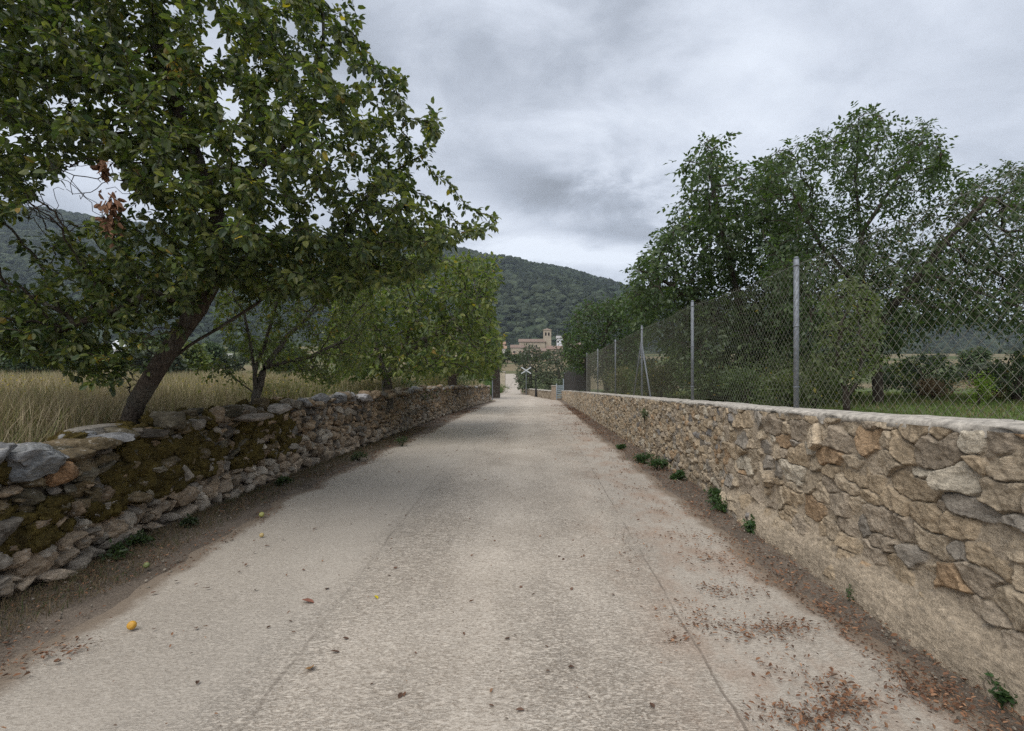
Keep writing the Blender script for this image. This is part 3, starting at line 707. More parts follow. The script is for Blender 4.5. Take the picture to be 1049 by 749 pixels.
LT7 = (np.array([[0, 0, 0], [.5, 0, 0], [1, 0, -.10], [.22, .42, .10], [.68, .40, .06], [.22, -.42, .10], [.68, -.40, .06]]), np.array([[0, 1, 3], [1, 4, 3], [1, 2, 4], [0, 5, 1], [1, 5, 6], [1, 6, 2]]))
LT4 = (np.array([[0, 0, 0], [.45, .45, .06], [1, 0, -.05], [.45, -.45, .06]]), np.array([[0, 2, 1], [0, 3, 2]]))
def leaf_mesh(P, Dn, Nn, L, Wd, tmpl):
    T, F = tmpl; n = len(P); d = norm(Dn); s = norm(np.cross(Nn, d)); u = np.cross(d, s)
    V = P[:, None]+d[:, None]*(T[None, :, 0:1]*L[:, None, None])+s[:, None]*(T[None, :, 1:2]*Wd[:, None, None])+u[:, None]*(T[None, :, 2:3]*L[:, None, None])
    m = len(T); return V.reshape(-1, 3), (F[None]+(np.arange(n)*m)[:, None, None]).reshape(-1, 3), m
def leafcolor(n, pal, rng, P=None, yellow=.01, ycol=((.42, .32, .04), (.33, .22, .05))):
    pal = np.array(pal); a = pal[rng.integers(len(pal), size=n)]; b = pal[rng.integers(len(pal), size=n)]; t = rng.random((n, 1)); c = a*t+b*(1-t)
    if P is not None: c = c*(.72+.56*fbm(P*1.1, 2, 88)[:, None])
    c = c*rng.uniform(.8, 1.2, (n, 1)); k = rng.random(n) < yellow
    c[k] = np.array(ycol)[rng.integers(len(ycol), size=k.sum())]*rng.uniform(.6, 1.1, (k.sum(), 1)); return c
def tree(name, label, cat, paths, A, step, infl, kill, rbase, leaf, pal, seed, bark=None, rings=6, group=None, tip=.003, power=2.2, leafmask=None,
         tmpl=LT7, yellow=.01, noise=.25, trop=(0, 0, .05), mat=None, per=3, spread=.07, compound=0, rleaf=None, droop=.35, smin=0):
    rng = np.random.default_rng(seed); nodes, par = colonize(paths, A, step, infl, kill, rng, noise=noise, trop=trop); r = radii(par, tip, power, rbase)
    base = paths[0][0]; root = empty(name, base); tag(root, label, cat, group)
    V, F = tube_mesh(nodes, par, r, rings); mesh_np('trunk', local(V, root), [F], bark or M_BARK, parent=root)
    rl = rleaf or tip*3.2; idx = np.where((r < rl) & (nodes[:, 2] > smin))[0]
    if leafmask is not None: idx = idx[~leafmask(nodes[idx])]
    d = norm(nodes[idx]-nodes[np.maximum(par[idx], 0)]); I = np.repeat(np.arange(len(idx)), per); n = len(I)
    P = nodes[idx][I]-d[I]*rng.uniform(0, step, (n, 1)); D = norm(d[I]*.6+rng.normal(0, .65, (n, 3))+np.array([0, 0, -droop])); P = P+D*rng.uniform(.0, spread, (n, 1))
    nn = norm(np.array([0, 0, 1.])+rng.normal(0, .55, (n, 3)))
    if compound:      # pinnate leaves: leaflets along a drooping rachis
        m = compound; k = np.tile(np.arange(m), n); J = np.repeat(np.arange(n), m); side = np.where(k % 2 == 0, 1., -1.)[:, None]; t = ((k//2+1)/(m//2+1))[:, None]
        Lr = leaf*2.3; s = norm(np.cross(D, nn)); rach = P[J]+D[J]*Lr*t+np.array([0, 0, -1.])*(Lr*.35*t**2)
        DD = norm(D[J]*.55+s[J]*side*.8+np.array([0, 0, -.35])+rng.normal(0, .15, (n*m, 3))); last = (k == m-1)[:, None]; DD = np.where(last, norm(D[J]+np.array([0, 0, -.5])), DD)
        P, D, nn = rach, DD, norm(nn[J]+rng.normal(0, .3, (n*m, 3))); colJ = J
    L = leaf*rng.uniform(.65, 1.25, len(P)); Vl, Fl, m = leaf_mesh(P, D, nn, L, L*rng.uniform(.5, .75, len(P)), tmpl)
    c = leafcolor(len(P), pal, rng, P, yellow); mesh_np('crown', local(Vl, root), [Fl], mat or M_LEAF, np.repeat(c, m, 0), root, smooth=False)
    print(name, 'nodes', len(nodes), 'leaves', len(P)); return root, nodes, r, idx

G_APPLE = [(.090, .120, .034), (.050, .080, .028), (.130, .152, .040), (.034, .056, .027), (.19, .195, .055)]
G_APPLE2 = [(.105, .140, .032), (.072, .105, .028), (.145, .175, .038), (.185, .19, .05)]
G_WAL = [(.048, .080, .028), (.065, .102, .032), (.036, .060, .026), (.090, .125, .040)]
G_OLIVE = [(.075, .09, .055), (.055, .07, .04), (.10, .115, .075), (.045, .06, .03)]
G_DARK = [(.040, .066, .026), (.055, .086, .030), (.030, .050, .022), (.09, .125, .042)]

def build_trees():
    rng = np.random.default_rng(5)
    # 1. leaning fruit tree
    gap = [(38, 205), (60, 172), (88, 158), (120, 172), (140, 200), (112, 215), (70, 228)]
    out = [(-260, -120), (150, -160), (345, -90), (366, 0), (384, 20), (378, 58), (424, 72), (440, 105), (472, 130), (468, 142), (440, 150), (424, 165), (438, 190), (434, 215), (455, 208), (505, 214), (512, 228), (470, 245), (430, 262), (385, 262), (340, 292), (300, 300), (270, 262), (225, 245), (205, 300), (185, 300), (150, 300), (118, 248), (70, 270), (30, 215), (-10, 240), (-260, 260)]
    A = np.concatenate([cloud(out, 4.6, 7.2, 4300, rng, (1.5, .34, 52), [gap, [(160,-5),(172,-5),(180,25),(165,22)]]), cloud([(60, -120), (330, -110), (400, 60), (380, 200), (250, 260), (-100, 220), (-150, 0)], 4.0, 5.0, 500, rng, (1.5, .42, 52), [gap])])
    pxa = VX+A[:, 0]/A[:, 1]*FPX; pya = VY-(A[:, 2]-EYE)/A[:, 1]*FPX; edge = ((pxa > 325)*(pya < 235)*(rng.random(len(A)) < .55)) | ((pxa > 140)*(pya < 125)*(rng.random(len(A)) < .25)); A = A[~edge]
    low = [(-40, 300), (40, 285), (110, 262), (200, 285), (196, 330), (150, 385), (90, 395), (40, 372), (-40, 360)]
    A2 = cloud(low, 4.9, 6.6, 620, rng, (2.2, .36, 53)); tw = cloud([(10, 240), (30, 190), (70, 160), (125, 165), (150, 210), (60, 240)], 4.6, 5.6, 90, rng)
    tw = np.concatenate([tw, cloud([(215, 235), (340, 235), (440, 225), (470, 245), (430, 285), (340, 310), (250, 300), (205, 285)], 5.0, 7.0, 800, rng), cloud([(505, 218), (514, 214), (512, 232), (480, 246), (470, 235)], 5.9, 6.2, 25, rng)])
    A = np.concatenate([A, A2, tw])
    b = W(118, 450, 5.75); p1 = W(162, 376, 5.7); p2 = W(203, 316, 5.7); b[2] = .62
    paths = [[b, W(140, 412, 5.75), p1, W(185, 340, 5.7), p2, W(226, 275, 5.75), W(222, 215, 5.8), W(185, 120, 5.7), W(165, 60, 5.6), W(150, -40, 5.6)],
             [W(226, 275, 5.75), W(285, 253, 6.0), W(350, 243, 6.1), W(385, 190, 6.2), W(430, 160, 6.2)], [W(222, 215, 5.8), W(280, 160, 6.1), W(317, 117, 6.2), W(330, 40, 6.2), W(333, -60, 6.2)],
             [W(317, 117, 6.2), W(290, 50, 6.2), W(262, 10, 6.1)], [p2, W(160, 300, 5.6), W(110, 320, 5.5), W(60, 340, 5.4)],
             [p1, W(215, 340, 5.9), W(262, 312, 6.2), W(300, 285, 6.5)]]
    def mask(P):
        px = VX+P[:, 0]/P[:, 1]*FPX; py = VY-(P[:, 2]-EYE)/P[:, 1]*FPX
        m = in_poly(px, py, [(0, 235), (35, 195), (70, 158), (115, 165), (145, 205), (112, 222), (60, 240)]); tr = in_poly(px, py, [(95, 445), (150, 330), (235, 300), (222, 350), (170, 450)])
        return m | (tr & (rng.random(len(P)) < .85))
    root, nodes, r, idx = tree('leaning_fruit_tree', 'big leaning fruit tree with a dark slanted trunk, nearest tree on the left', 'tree', paths, A,   .085, 1.1, .10, .096, .077, G_APPLE, 7, rings=9, leafmask=mask, yellow=.012, per=8, spread=.07, rleaf=.015, tip=.0028, power=2.25, droop=.45)
    loc = np.array(root.location)
    # bunches of withered brown leaves
    c = []; 
    for (x, y, Yd, s, k) in [(113, 210, 4.7, .07, 60), (114, 228, 4.7, .065, 60), (106, 172, 4.8, .05, 30), (140, 180, 4.9, .05, 16)]:
        c.append(W(x, y, Yd)+rng.normal(0, 1, (k, 3))*np.array([.45, .45, .9])*s)
    P = np.concatenate(c); n = len(P); D = norm(rng.normal(0, .5, (n, 3))+np.array([0, 0, -1.])); L = rng.uniform(.06, .10, n)
    V, F, m = leaf_mesh(P, D, norm(rng.normal(size=(n, 3))), L, L*.55, LT7); cc = np.array([.34, .19, .12])*rng.uniform(.5, 1.25, (n, 1))
    mesh_np('withered_leaves', local(V, root), [F], M_DRYLEAF, np.repeat(cc, m, 0), root, smooth=False)
    # bright young shoots
    cen = [(120, 150, 4.6), (8, 135, 4.3), (245, 230, 5.0), (198, 258, 5.0), (95, 65, 4.7), (150, 80, 4.8), (210, 205, 4.9), (260, 250, 5.1), (300, 170, 5.3), (60, 20, 4.6)]
    for (x, y, Yd) in cen:
        n = 30; P = W(x, y, Yd)+rng.normal(0, .06, (n, 3)); D = norm(rng.normal(0, .7, (n, 3))+np.array([0, 0, -.6])); L = rng.uniform(.06, .10, n)
        V, F, m = leaf_mesh(P, D, norm(np.array([0, 0, 1.])+rng.normal(0, .5, (n, 3))), L, L*.6, LT7); cc = np.array([.12, .165, .032])*rng.uniform(.6, 1.2, (n, 1))
        mesh_np('young_shoot', local(V, root), [F], M_LEAF, np.repeat(cc, m, 0), root, smooth=False)
    P = W(185, 75, 4.9)+rng.normal(0, .07, (26, 3)); n = 26; L = rng.uniform(.05, .09, n); V, F, m = leaf_mesh(P, norm(rng.normal(0, .6, (n, 3))+np.array([0, 0, -.8])), norm(np.array([0, 0, 1.])+rng.normal(0, .5, (n, 3))), L, L*.6, LT7)
    mesh_np('yellowed_leaves', local(V, root), [F], M_LEAF, np.repeat(np.array([.42, .26, .04])*rng.uniform(.5, 1.1, (n, 1)), m, 0), root, smooth=False)
    # fruit
    pts = [(222, 198, 4.9), (214, 212, 4.9), (238, 234, 5.0), (196, 54, 4.9), (88, 57, 4.7), (292, 171, 5.5), (176, 78, 4.8), (330, 205, 5.6), (364, 257, 5.8), (388, 232, 5.9), (323, 222, 5.6), (205, 172, 5.0), (58, 128, 4.7), (348, 150, 5.7), (410, 245, 6.0)]
    Vi, Fi = ICO[2]; prof = Vi*np.array([1, 1, .95]); prof = prof*(1-.18*np.exp(-((Vi[:, 2]-1)**2)/.05))[:, None]
    for q in pts:
        p = W(*q); col = np.array([.22, .24, .055])*rng.uniform(.7, 1.15); o = mesh_np('fruit', prof*rng.uniform(.030, .038), [Fi], M_FRUIT, np.tile(col, (len(prof), 1)), root); o.location = tuple(p-loc)

    # 2. shrubby tree with several thin stems
    A = np.concatenate([cloud([(215, 300), (250, 262), (330, 268), (390, 275), (384, 330), (372, 385), (330, 398), (300, 385), (262, 372), (222, 345)], 7.4, 10.2, 2100, rng, (1.6, .40, 54)), cloud([(195, 372), (240, 362), (245, 392), (205, 393)], 7.4, 8.2, 90, rng)])
    b = W(262, 412, 8.1); b[2] = .68
    P2 = [[b, W(262, 392, 8.1), W(258, 360, 8.1), W(250, 320, 8.1), W(238, 300, 8.1)], [W(262, 405, 8.1), W(275, 375, 8.2), W(292, 345, 8.4), W(320, 320, 8.8)], [W(262, 405, 8.1), W(240, 385, 8.0), W(222, 368, 7.9)], [W(262, 392, 8.1), W(272, 350, 8.1), W(285, 300, 8.5)], [W(275, 375, 8.2), W(320, 365, 8.6), W(350, 350, 8.9)]]
    tree('many_stemmed_tree', 'small tree of several thin grey stems, between the leaning trunk and the forked trunk', 'tree', P2, A, .10, 1.2, .12, .075, .062, G_APPLE2, 8, bark=M_BARK2, per=4, yellow=.015, rings=6, rleaf=.009, tip=.0025, spread=.06)
    # 3. forked tree over the wall, wide crown
    out3 = [(345, 290), (372, 268), (410, 258), (440, 256), (462, 262), (478, 259), (496, 268), (514, 262), (505, 278), (519, 290), (500, 306), (508, 322), (498, 335), (512, 350), (517, 372), (500, 388), (470, 384), (440, 380), (425, 392), (400, 378), (372, 392), (345, 386), (330, 350)]
    A = cloud(out3, 12.5, 19, 3400, rng, (.75, .36, 55))
    b = W(398, 402, 15.2); b[2] = .75
    tree('forked_tree', 'broad green tree on a pale forked trunk behind the wall, before the dark trunks', 'tree', [[b, W(396, 388, 15.2), W(388, 365, 15.2), W(380, 330, 15.3)], [W(396, 390, 15.2), W(410, 365, 15.4), W(425, 325, 15.5)], [W(410, 365, 15.4), W(455, 335, 15.6), W(490, 310, 15.8)]], A, .20, 2.2, .24, .16, .15, [(.125, .170, .036), (.078, .120, .032), (.175, .21, .048), (.055, .085, .028), (.21, .215, .06)], 9, bark=M_BARK2, per=5, spread=.16, rleaf=.02, tip=.006, yellow=.012)
    # 4, 5: further trees on the left
    A = cloud([(418, 340), (450, 322), (500, 318), (516, 345), (514, 372), (496, 388), (462, 382), (425, 385)], 24, 32, 900, rng, (.5, .36, 56)); b = W(464, 404, 28); b[2] = .8
    tree('dark_trunk_tree', 'bushy tree on one straight dark trunk above the far end of the left wall', 'tree', [[b, W(463, 385, 28), W(462, 360, 28), W(465, 340, 28)]], A, .4, 4, .45, .26, .22, G_APPLE2, 10, per=7, spread=.3, rleaf=.04, tip=.012)
    A = cloud([(480, 345), (500, 335), (515, 348), (519, 366), (513, 381), (497, 386), (478, 380)], 46, 53, 420, rng, (.3, .33, 57)); b = W(508, 404, 50); b[2] = .1
    tree('roadside_tree', 'dark trunked tree at the bend of the lane, last tree on the left', 'tree', [[b, W(508, 385, 50), W(506, 365, 50)]], A, .6, 6, .7, .42, .22, G_DARK, 12, per=9, spread=.5, rleaf=.06, tip=.02)

    # right: walnuts
    outR = [(790, 300), (770, 230), (772, 172), (800, 150), (823, 133), (851, 136), (866, 112), (904, 107), (914, 135), (948, 120), (976, 150), (972, 172), (1000, 176), (1025, 172), (1060, 165), (1105, 175), (1120, 260), (1110, 330), (1060, 345), (1010, 330), (960, 320), (930, 345), (880, 350), (830, 345)]
    A = cloud(outR, 10.5, 15.5, 3700, rng, (.75, .39, 61)); A = np.concatenate([A, cloud([(780, 250), (830, 240), (1049, 262), (1110, 262), (1110, 315), (1049, 312), (1000, 328), (950, 340), (900, 366), (840, 380), (790, 372)], 11.5, 16, 1500, rng, (.6, .36, 67))])
    b = W(900, 416, 13); b[2] = 1.0
    R1 = [[b, W(898, 375, 13), W(893, 340, 13), W(884, 300, 13), W(882, 240, 13), W(876, 180, 12.8), W(885, 130, 12.8)], [W(893, 340, 13), W(935, 290, 12.6), W(975, 240, 12.5), W(1010, 205, 12.4)], [W(884, 300, 13), W(840, 250, 13.2), W(810, 195, 13.4)], [W(882, 240, 13), W(915, 190, 12.8), W(945, 145, 12.6)]]
    tree('walnut_tree', 'tall open walnut tree behind the fence, tallest crown on the right with sky showing through', 'tree', R1, A, .22, 2.4, .27, .14, .120, G_WAL, 13, per=2, compound=5, spread=.12, rleaf=.020, tip=.006, yellow=.002, tmpl=LT4, power=2.2)
    outL = [(640, 300), (650, 263), (678, 239), (688, 219), (717, 212), (704, 195), (700, 182), (708, 150), (745, 137), (752, 142), (742, 160), (768, 178), (790, 160), (820, 190), (828, 260), (820, 330), (830, 380), (790, 398), (740, 392), (700, 362), (660, 335)]
    A = cloud(outL, 14.5, 20, 3300, rng, (.6, .35, 62)); pxa = VX+A[:, 0]/A[:, 1]*FPX; pya = VY-(A[:, 2]-EYE)/A[:, 1]*FPX; A = A[~((pxa < 775)*(pya < 215)*(rng.random(len(A)) < .60))]; b = W(772, 412, 17); b[2] = 1.0
    tree('walnut_tree', 'broad dark walnut tree behind the fence, just left of the tallest one', 'tree', [[b, W(772, 380, 17), W(765, 340, 17), W(752, 290, 17), W(740, 240, 17), W(728, 180, 17)], [W(772, 380, 17), W(795, 330, 16.8), W(800, 250, 16.8)], [W(765, 340, 17), W(715, 310, 17), W(675, 285, 17)]], A, .30, 3, .34, .20, .175, G_WAL, 14, per=3, compound=5, spread=.2, rleaf=.03, tip=.009, yellow=.002, tmpl=LT4)
    A = cloud([(576, 350), (582, 325), (600, 310), (625, 306), (650, 300), (668, 318), (664, 350), (650, 372), (620, 388), (590, 380), (578, 368)], 26.5, 33, 1500, rng, (.4, .25, 63)); b = W(622, 404, 30); b[2] = 1.0
    tree('evergreen_bush', 'rounded dense dark green tree bulging over the far end of the wire fence', 'tree', [[b, W(620, 370, 30), W(618, 345, 30)]], A, .38, 4, .42, .2, .17, G_DARK+[(.06, .11, .03)], 15, per=14, spread=.42, rleaf=.05, tip=.015, yellow=0)
    A = cloud([(838, 350), (842, 300), (862, 282), (885, 285), (905, 310), (908, 350), (902, 385), (880, 392), (850, 395), (830, 372)], 7.6, 9.6, 620, rng, (1.5, .36, 64)); b = W(868, 424, 8.6); b[2] = 1.0
    tree('young_fruit_tree', 'small light green fruit tree on two thin dark stems close behind the fence', 'tree', [[b, W(866, 400, 8.6), W(858, 370, 8.6), W(862, 330, 8.6)], [W(867, 408, 8.6), W(880, 390, 8.6), W(885, 350, 8.6)]], A, .11, 1.2, .13, .06, .075, [(.10, .13, .045), (.075, .10, .035), (.13, .15, .055)], 16, per=4, spread=.07, rleaf=.009, tip=.0025)
    A = cloud([(900, 385), (915, 368), (945, 360), (975, 366), (990, 385), (980, 398), (945, 402), (910, 400)], 16, 19, 420, rng, (1., .3, 65)); b = W(944, 416, 17.4); b[2] = .98
    tree('low_round_tree', 'low dark round fruit tree in the lawn, left of the bright green shrub', 'tree', [[b, W(943, 400, 17.4), W(945, 385, 17.4)]], A, .2, 2, .22, .12, .11, G_DARK, 17, per=7, spread=.16, rleaf=.02, tip=.006)
    A = cloud([(1008, 392), (1015, 372), (1040, 360), (1085, 358), (1110, 380), (1090, 405), (1040, 404), (1015, 402)], 12.6, 15, 420, rng, (1., .3, 66)); b = W(1041, 420, 13.6); b[2] = .98
    tree('low_round_tree', 'low dark round fruit tree in the lawn, right of the bright green shrub', 'tree', [[b, W(1041, 404, 13.6), W(1045, 385, 13.6)]], A, .17, 2, .19, .10, .10, G_DARK, 18, per=7, spread=.14, rleaf=.018, tip=.005)
    # olives behind the low wall at the junction
    for (x0, x1, yt, yb, Yd, sd, lab) in [(527, 560, 352, 401, 66, 20, 'grey green olive tree behind the low wall, behind the white cross'), (553, 592, 356, 404, 64, 21, 'grey green olive tree behind the low wall, to the right of the dark pole'), (572, 604, 372, 403, 52, 22, 'grey green olive tree partly behind the far end of the fence')]:
        xm = (x0+x1)/2; pl = [(x0, yb-12), (x0+3, yt+14), (xm-8, yt+2), (xm+5, yt), (x1-4, yt+9), (x1, yb-16), (x1-5, yb-2), (xm, yb), (x0+6, yb-1)]
        A = cloud(pl, Yd-3, Yd+3, 480, rng, (.35, .3, sd)); b = W(xm, yb+2, Yd); b[2] = float(terrain_h(b[0], b[1]))-.1
        tree('olive_tree', lab, 'tree', [[b, W(xm, yb-12, Yd), W(xm, yb-25, Yd)]], A, .5, 5, .55, .22, .28, G_OLIVE+[(.04, .06, .025)]*2, sd, bark=M_BARK2, per=10, spread=.55, rleaf=.06, tip=.02, yellow=0, mat=M_LEAF_D, tmpl=LT4)
build_trees()

# ------------------------------------------------------------------ shrubs (leafy clumps)
def shrub(name, label, cat, c, dims, nleaf, leaf, pal, seed, group=None, mat=None, stems=7, shape='ball', yellow=0, tmpl=LT4, parts=True):
    rng = np.random.default_rng(seed); c = np.array(c, float); root = empty(name, c); tag(root, label, cat, group); w, d, h = dims
    mb = MB(); tips = []
    for s in range(stems):
        a = rng.uniform(0, 2*pi); e = np.array([math.cos(a)*w*.32*rng.random(), math.sin(a)*d*.32*rng.random(), h*rng.uniform(.5, .85)]); m = e*np.array([.35, .35, .5])
        mb.tube((0, 0, -.05), m, h*.02+.003, h*.012+.002, 5, False); mb.tube(m, e, h*.012+.002, h*.004+.001, 5, False); tips.append(e)
    mb.build('stem', M_BARK, root)
    k = max(5, nleaf//90); cl = rng.normal(size=(k, 3)); cl = norm(cl)*rng.uniform(.35, .85, (k, 1)); cl[:, 2] = cl[:, 2]*.9
    cen = cl*np.array([w/2, d/2, h/2])+np.array([0, 0, h*.52]); I = rng.integers(k, size=nleaf); sz = rng.uniform(.14, .26, (k, 1))
    P = cen[I]+rng.normal(size=(nleaf, 3))*sz[I]*np.array([w/2, d/2, h/2])*1.3; P[:, 2] = np.abs(P[:, 2]); D = norm(rng.normal(size=(nleaf, 3))+norm(P-np.array([0, 0, h*.4]))*.8)
    L = leaf*rng.uniform(.6, 1.3, nleaf); V, F, m = leaf_mesh(P, D, norm(np.array([0, 0, 1.])+rng.normal(0, .6, (nleaf, 3))), L, L*rng.uniform(.45, .7, nleaf), tmpl)
    cc = leafcolor(nleaf, pal, rng, P+c, yellow)*(rng.uniform(.75, 1.25, (k, 1))[I]); mesh_np('foliage', V, [F], mat or M_LEAF, np.repeat(cc, m, 0), root, smooth=False); return root
def zt(x, y): return float(terrain_h(x, y))
def build_shrubs():
    # behind the fence
    i = 0
    spots = [(6.2, 12.2, 1.9, 1.5, 1), (4.4, 10.6, 1.2, 1.1, 0), (5.0, 14.5, 2.0, 1.2, 0), (4.3, 17.2, 1.8, 1.3, 2), (4.6, 20.5, 2.2, 1.3, 0), (4.2, 24, 2.0, 1.5, 2), (5.0, 28, 2.6, 1.6, 0), (5.6, 10.2, 1.3, 1.0, 1), (7.9, 14.2, 2.2, 1.2, 0), (6.7, 17.5, 2.4, 1.5, 2), (9.8, 18.5, 2.6, 1.3, 0), (4.1, 8.3, .9, .85, 1)]
    labs = ['dusty green leafy bush below the walnut behind the fence, widest of the low ones', 'knee high green bush just behind the second fence post', 'green bush behind the fence between the second post and the braced post', 'yellowish bush behind the braced fence post', 'green bush behind the fence just beyond the braced post', 'yellowish bush behind the thin far fence posts', 'green bush at the foot of the dense dark tree behind the fence', 'low leafy plant in the gap left of the light green fruit tree', 'green bush behind the light green fruit tree', 'yellowish bush under the broad dark walnut', 'green bush at the edge of the lawn under the tall walnut', 'small pale weedy bush against the fence between first and second post']
    for (x, y, w, h, c), lab in zip(spots, labs):
        pal = [[(.06, .09, .03), (.045, .07, .025), (.085, .11, .04)], [(.09, .115, .045), (.07, .09, .035), (.12, .13, .06)], [(.11, .115, .04), (.08, .10, .03), (.15, .13, .05)]][c]
        shrub('leafy_bush', lab, 'bush', (x, y, zt(x, y)), (w, w, h), int(1500*w), .075 if y < 14 else .10, pal, 100+i, 'bushes behind the fence', yellow=.01); i += 1
    p = (10.4, 11.9, zt(10.4, 11.9)); shrub('bright_shrub', 'bright yellow green young shrub standing alone in the lawn', 'shrub', p, (.55, .55, .75), 900, .055, [(.20, .30, .04), (.26, .34, .05), (.15, .24, .03)], 140)
    for q, (x, y, w, h, lab) in enumerate([(11.6, 14.8, .9, .62, 'round tan dry bush in the lawn, just left of the bright green shrub'), (13.6, 14.9, 1.3, .62, 'round tan dry bush in the lawn, just right of the bright green shrub'), (16.2, 19.8, 2.3, .75, 'wide low reddish dry bush behind the bright green shrub')]):
        shrub('dry_bush', lab, 'bush', (x, y, zt(x, y)), (w, w*.8, h), 1500, .06, [(.30, .21, .13), (.24, .16, .10), (.34, .26, .17)], 150+q, 'dry tan bushes in the lawn', M_GRASS)
    # small weeds along the base of the right wall
    wl = ['clump of dark green weeds at the right wall foot, farthest of them all', 'bushy green weed at the right wall foot, left one of a touching pair', 'bushy green weed at the right wall foot, right one of a touching pair', 'small green weed under the pale round stone of the right wall', 'bushy green weed at the foot of the crack in the right wall', 'low green weed just right of the crack in the right wall', 'flat light green weed on the dirt strip of the right wall, alone', 'small weed on the dirt strip in the right foreground', 'dark green weed at the right wall foot, nearest of them all', 'tuft growing out of the joints high on the right wall face']
    for q, (px, py, s, lab) in enumerate([(637, 461, .16, wl[0]), (658, 475, .26, wl[1]), (673, 482, .28, wl[2]), (695, 492, .17, wl[3]), (736, 518, .24, wl[4]), (751, 524, .22, wl[5]), (777, 546, .17, wl[6]), (897, 617, .14, wl[7]), (1040, 722, .14, wl[8])]):
        Yd = EYE*FPX/(py-VY); x = (px-VX)/FPX*Yd; x = min(x, rw_x(Yd)-.08)
        shrub('weed', lab, 'weed', (x, Yd, .0), (s*1.3, s*1.2, s*.85), 480, .045 if q < 7 else .035, [(.045, .095, .028), (.035, .075, .025), (.07, .125, .035)], 170+q, 'weeds along the foot of the right wall', tmpl=LT7, stems=5)
    shrub('weed', wl[9], 'weed', (2.46, 11.4, .72), (.2, .28, .3), 160, .05, [(.05, .085, .03), (.07, .10, .04)], 181, 'weeds along the foot of the right wall')
    # left wall foot
    ll = ['small green tuft under the mossy stretch of the left wall', 'green tuft at the left wall foot beside a large pale base stone', 'low green weed at the left wall foot below the flat top slab', 'low green weed at the foot of the left wall, past the flat top slab', 'green weeds at the foot of the left wall, halfway along', 'grassy tuft at the foot of the left wall, near its far bend']
    for q, ((px, py, s), lab) in enumerate(zip([(118, 573, .16), (140, 560, .18), (196, 540, .13), (290, 498, .16), (368, 472, .28), (412, 458, .3)], ll)):
        Yd = EYE*FPX/(py-VY); x = max((px-VX)/FPX*Yd, lw_x(Yd)+.06)
        shrub('weed', lab, 'weed', (x, Yd, 0), (s*1.2, s*1.2, s*.8), 260, .04, [(.045, .075, .025), (.06, .095, .03), (.035, .055, .022)], 190+q, 'weeds along the foot of the left wall', tmpl=LT7, stems=4)
    shrub('roadside_weed', 'bright green bush on the verge where the left wall ends', 'bush', (-4.6, 54, zt(-4.6, 54)), (2.2, 2, 1.4), 1500, .13, [(.08, .16, .03), (.06, .12, .025)], 200)
    shrub('roadside_weed', 'low grassy bush on the verge beside the pale stone pillar', 'bush', (-5.4, 72, zt(-5.4, 72)), (3, 4, 1.0), 1200, .16, [(.09, .12, .035), (.12, .14, .05)], 201)
    # undergrowth behind the left wall
    ul = ['yellow flowering undergrowth behind the left wall, below the many stemmed tree', 'leafy undergrowth behind the left wall, just before the forked trunk', 'dry brushy undergrowth behind the left wall, around the forked trunk', 'leafy undergrowth behind the left wall, just after the forked trunk', 'olive coloured undergrowth behind the left wall, before the dark straight trunk', 'olive coloured undergrowth behind the left wall, after the dark straight trunk']
    for q, (x, y, w, h, c) in enumerate([(-5.6, 11.5, 2.0, .95, 1), (-5.4, 14, 1.8, .9, 0), (-5.2, 17, 1.8, .95, 2), (-5.3, 20.5, 2.4, 1.2, 0), (-5.4, 25, 2.4, 1.3, 1), (-5.2, 33, 3.0, 1.6, 0)]):
        pal = [[(.055, .085, .028), (.045, .07, .025)], [(.11, .12, .035), (.15, .14, .04)], [(.20, .16, .09), (.12, .11, .05)]][c]
        shrub('undergrowth_bush', ul[q], 'bush', (x, y, zt(x, y)), (w, w*1.3, h), 1800, .07 if y < 18 else .1, pal, 210+q, 'undergrowth behind the left wall', yellow=.05 if c == 1 else 0)
build_shrubs()

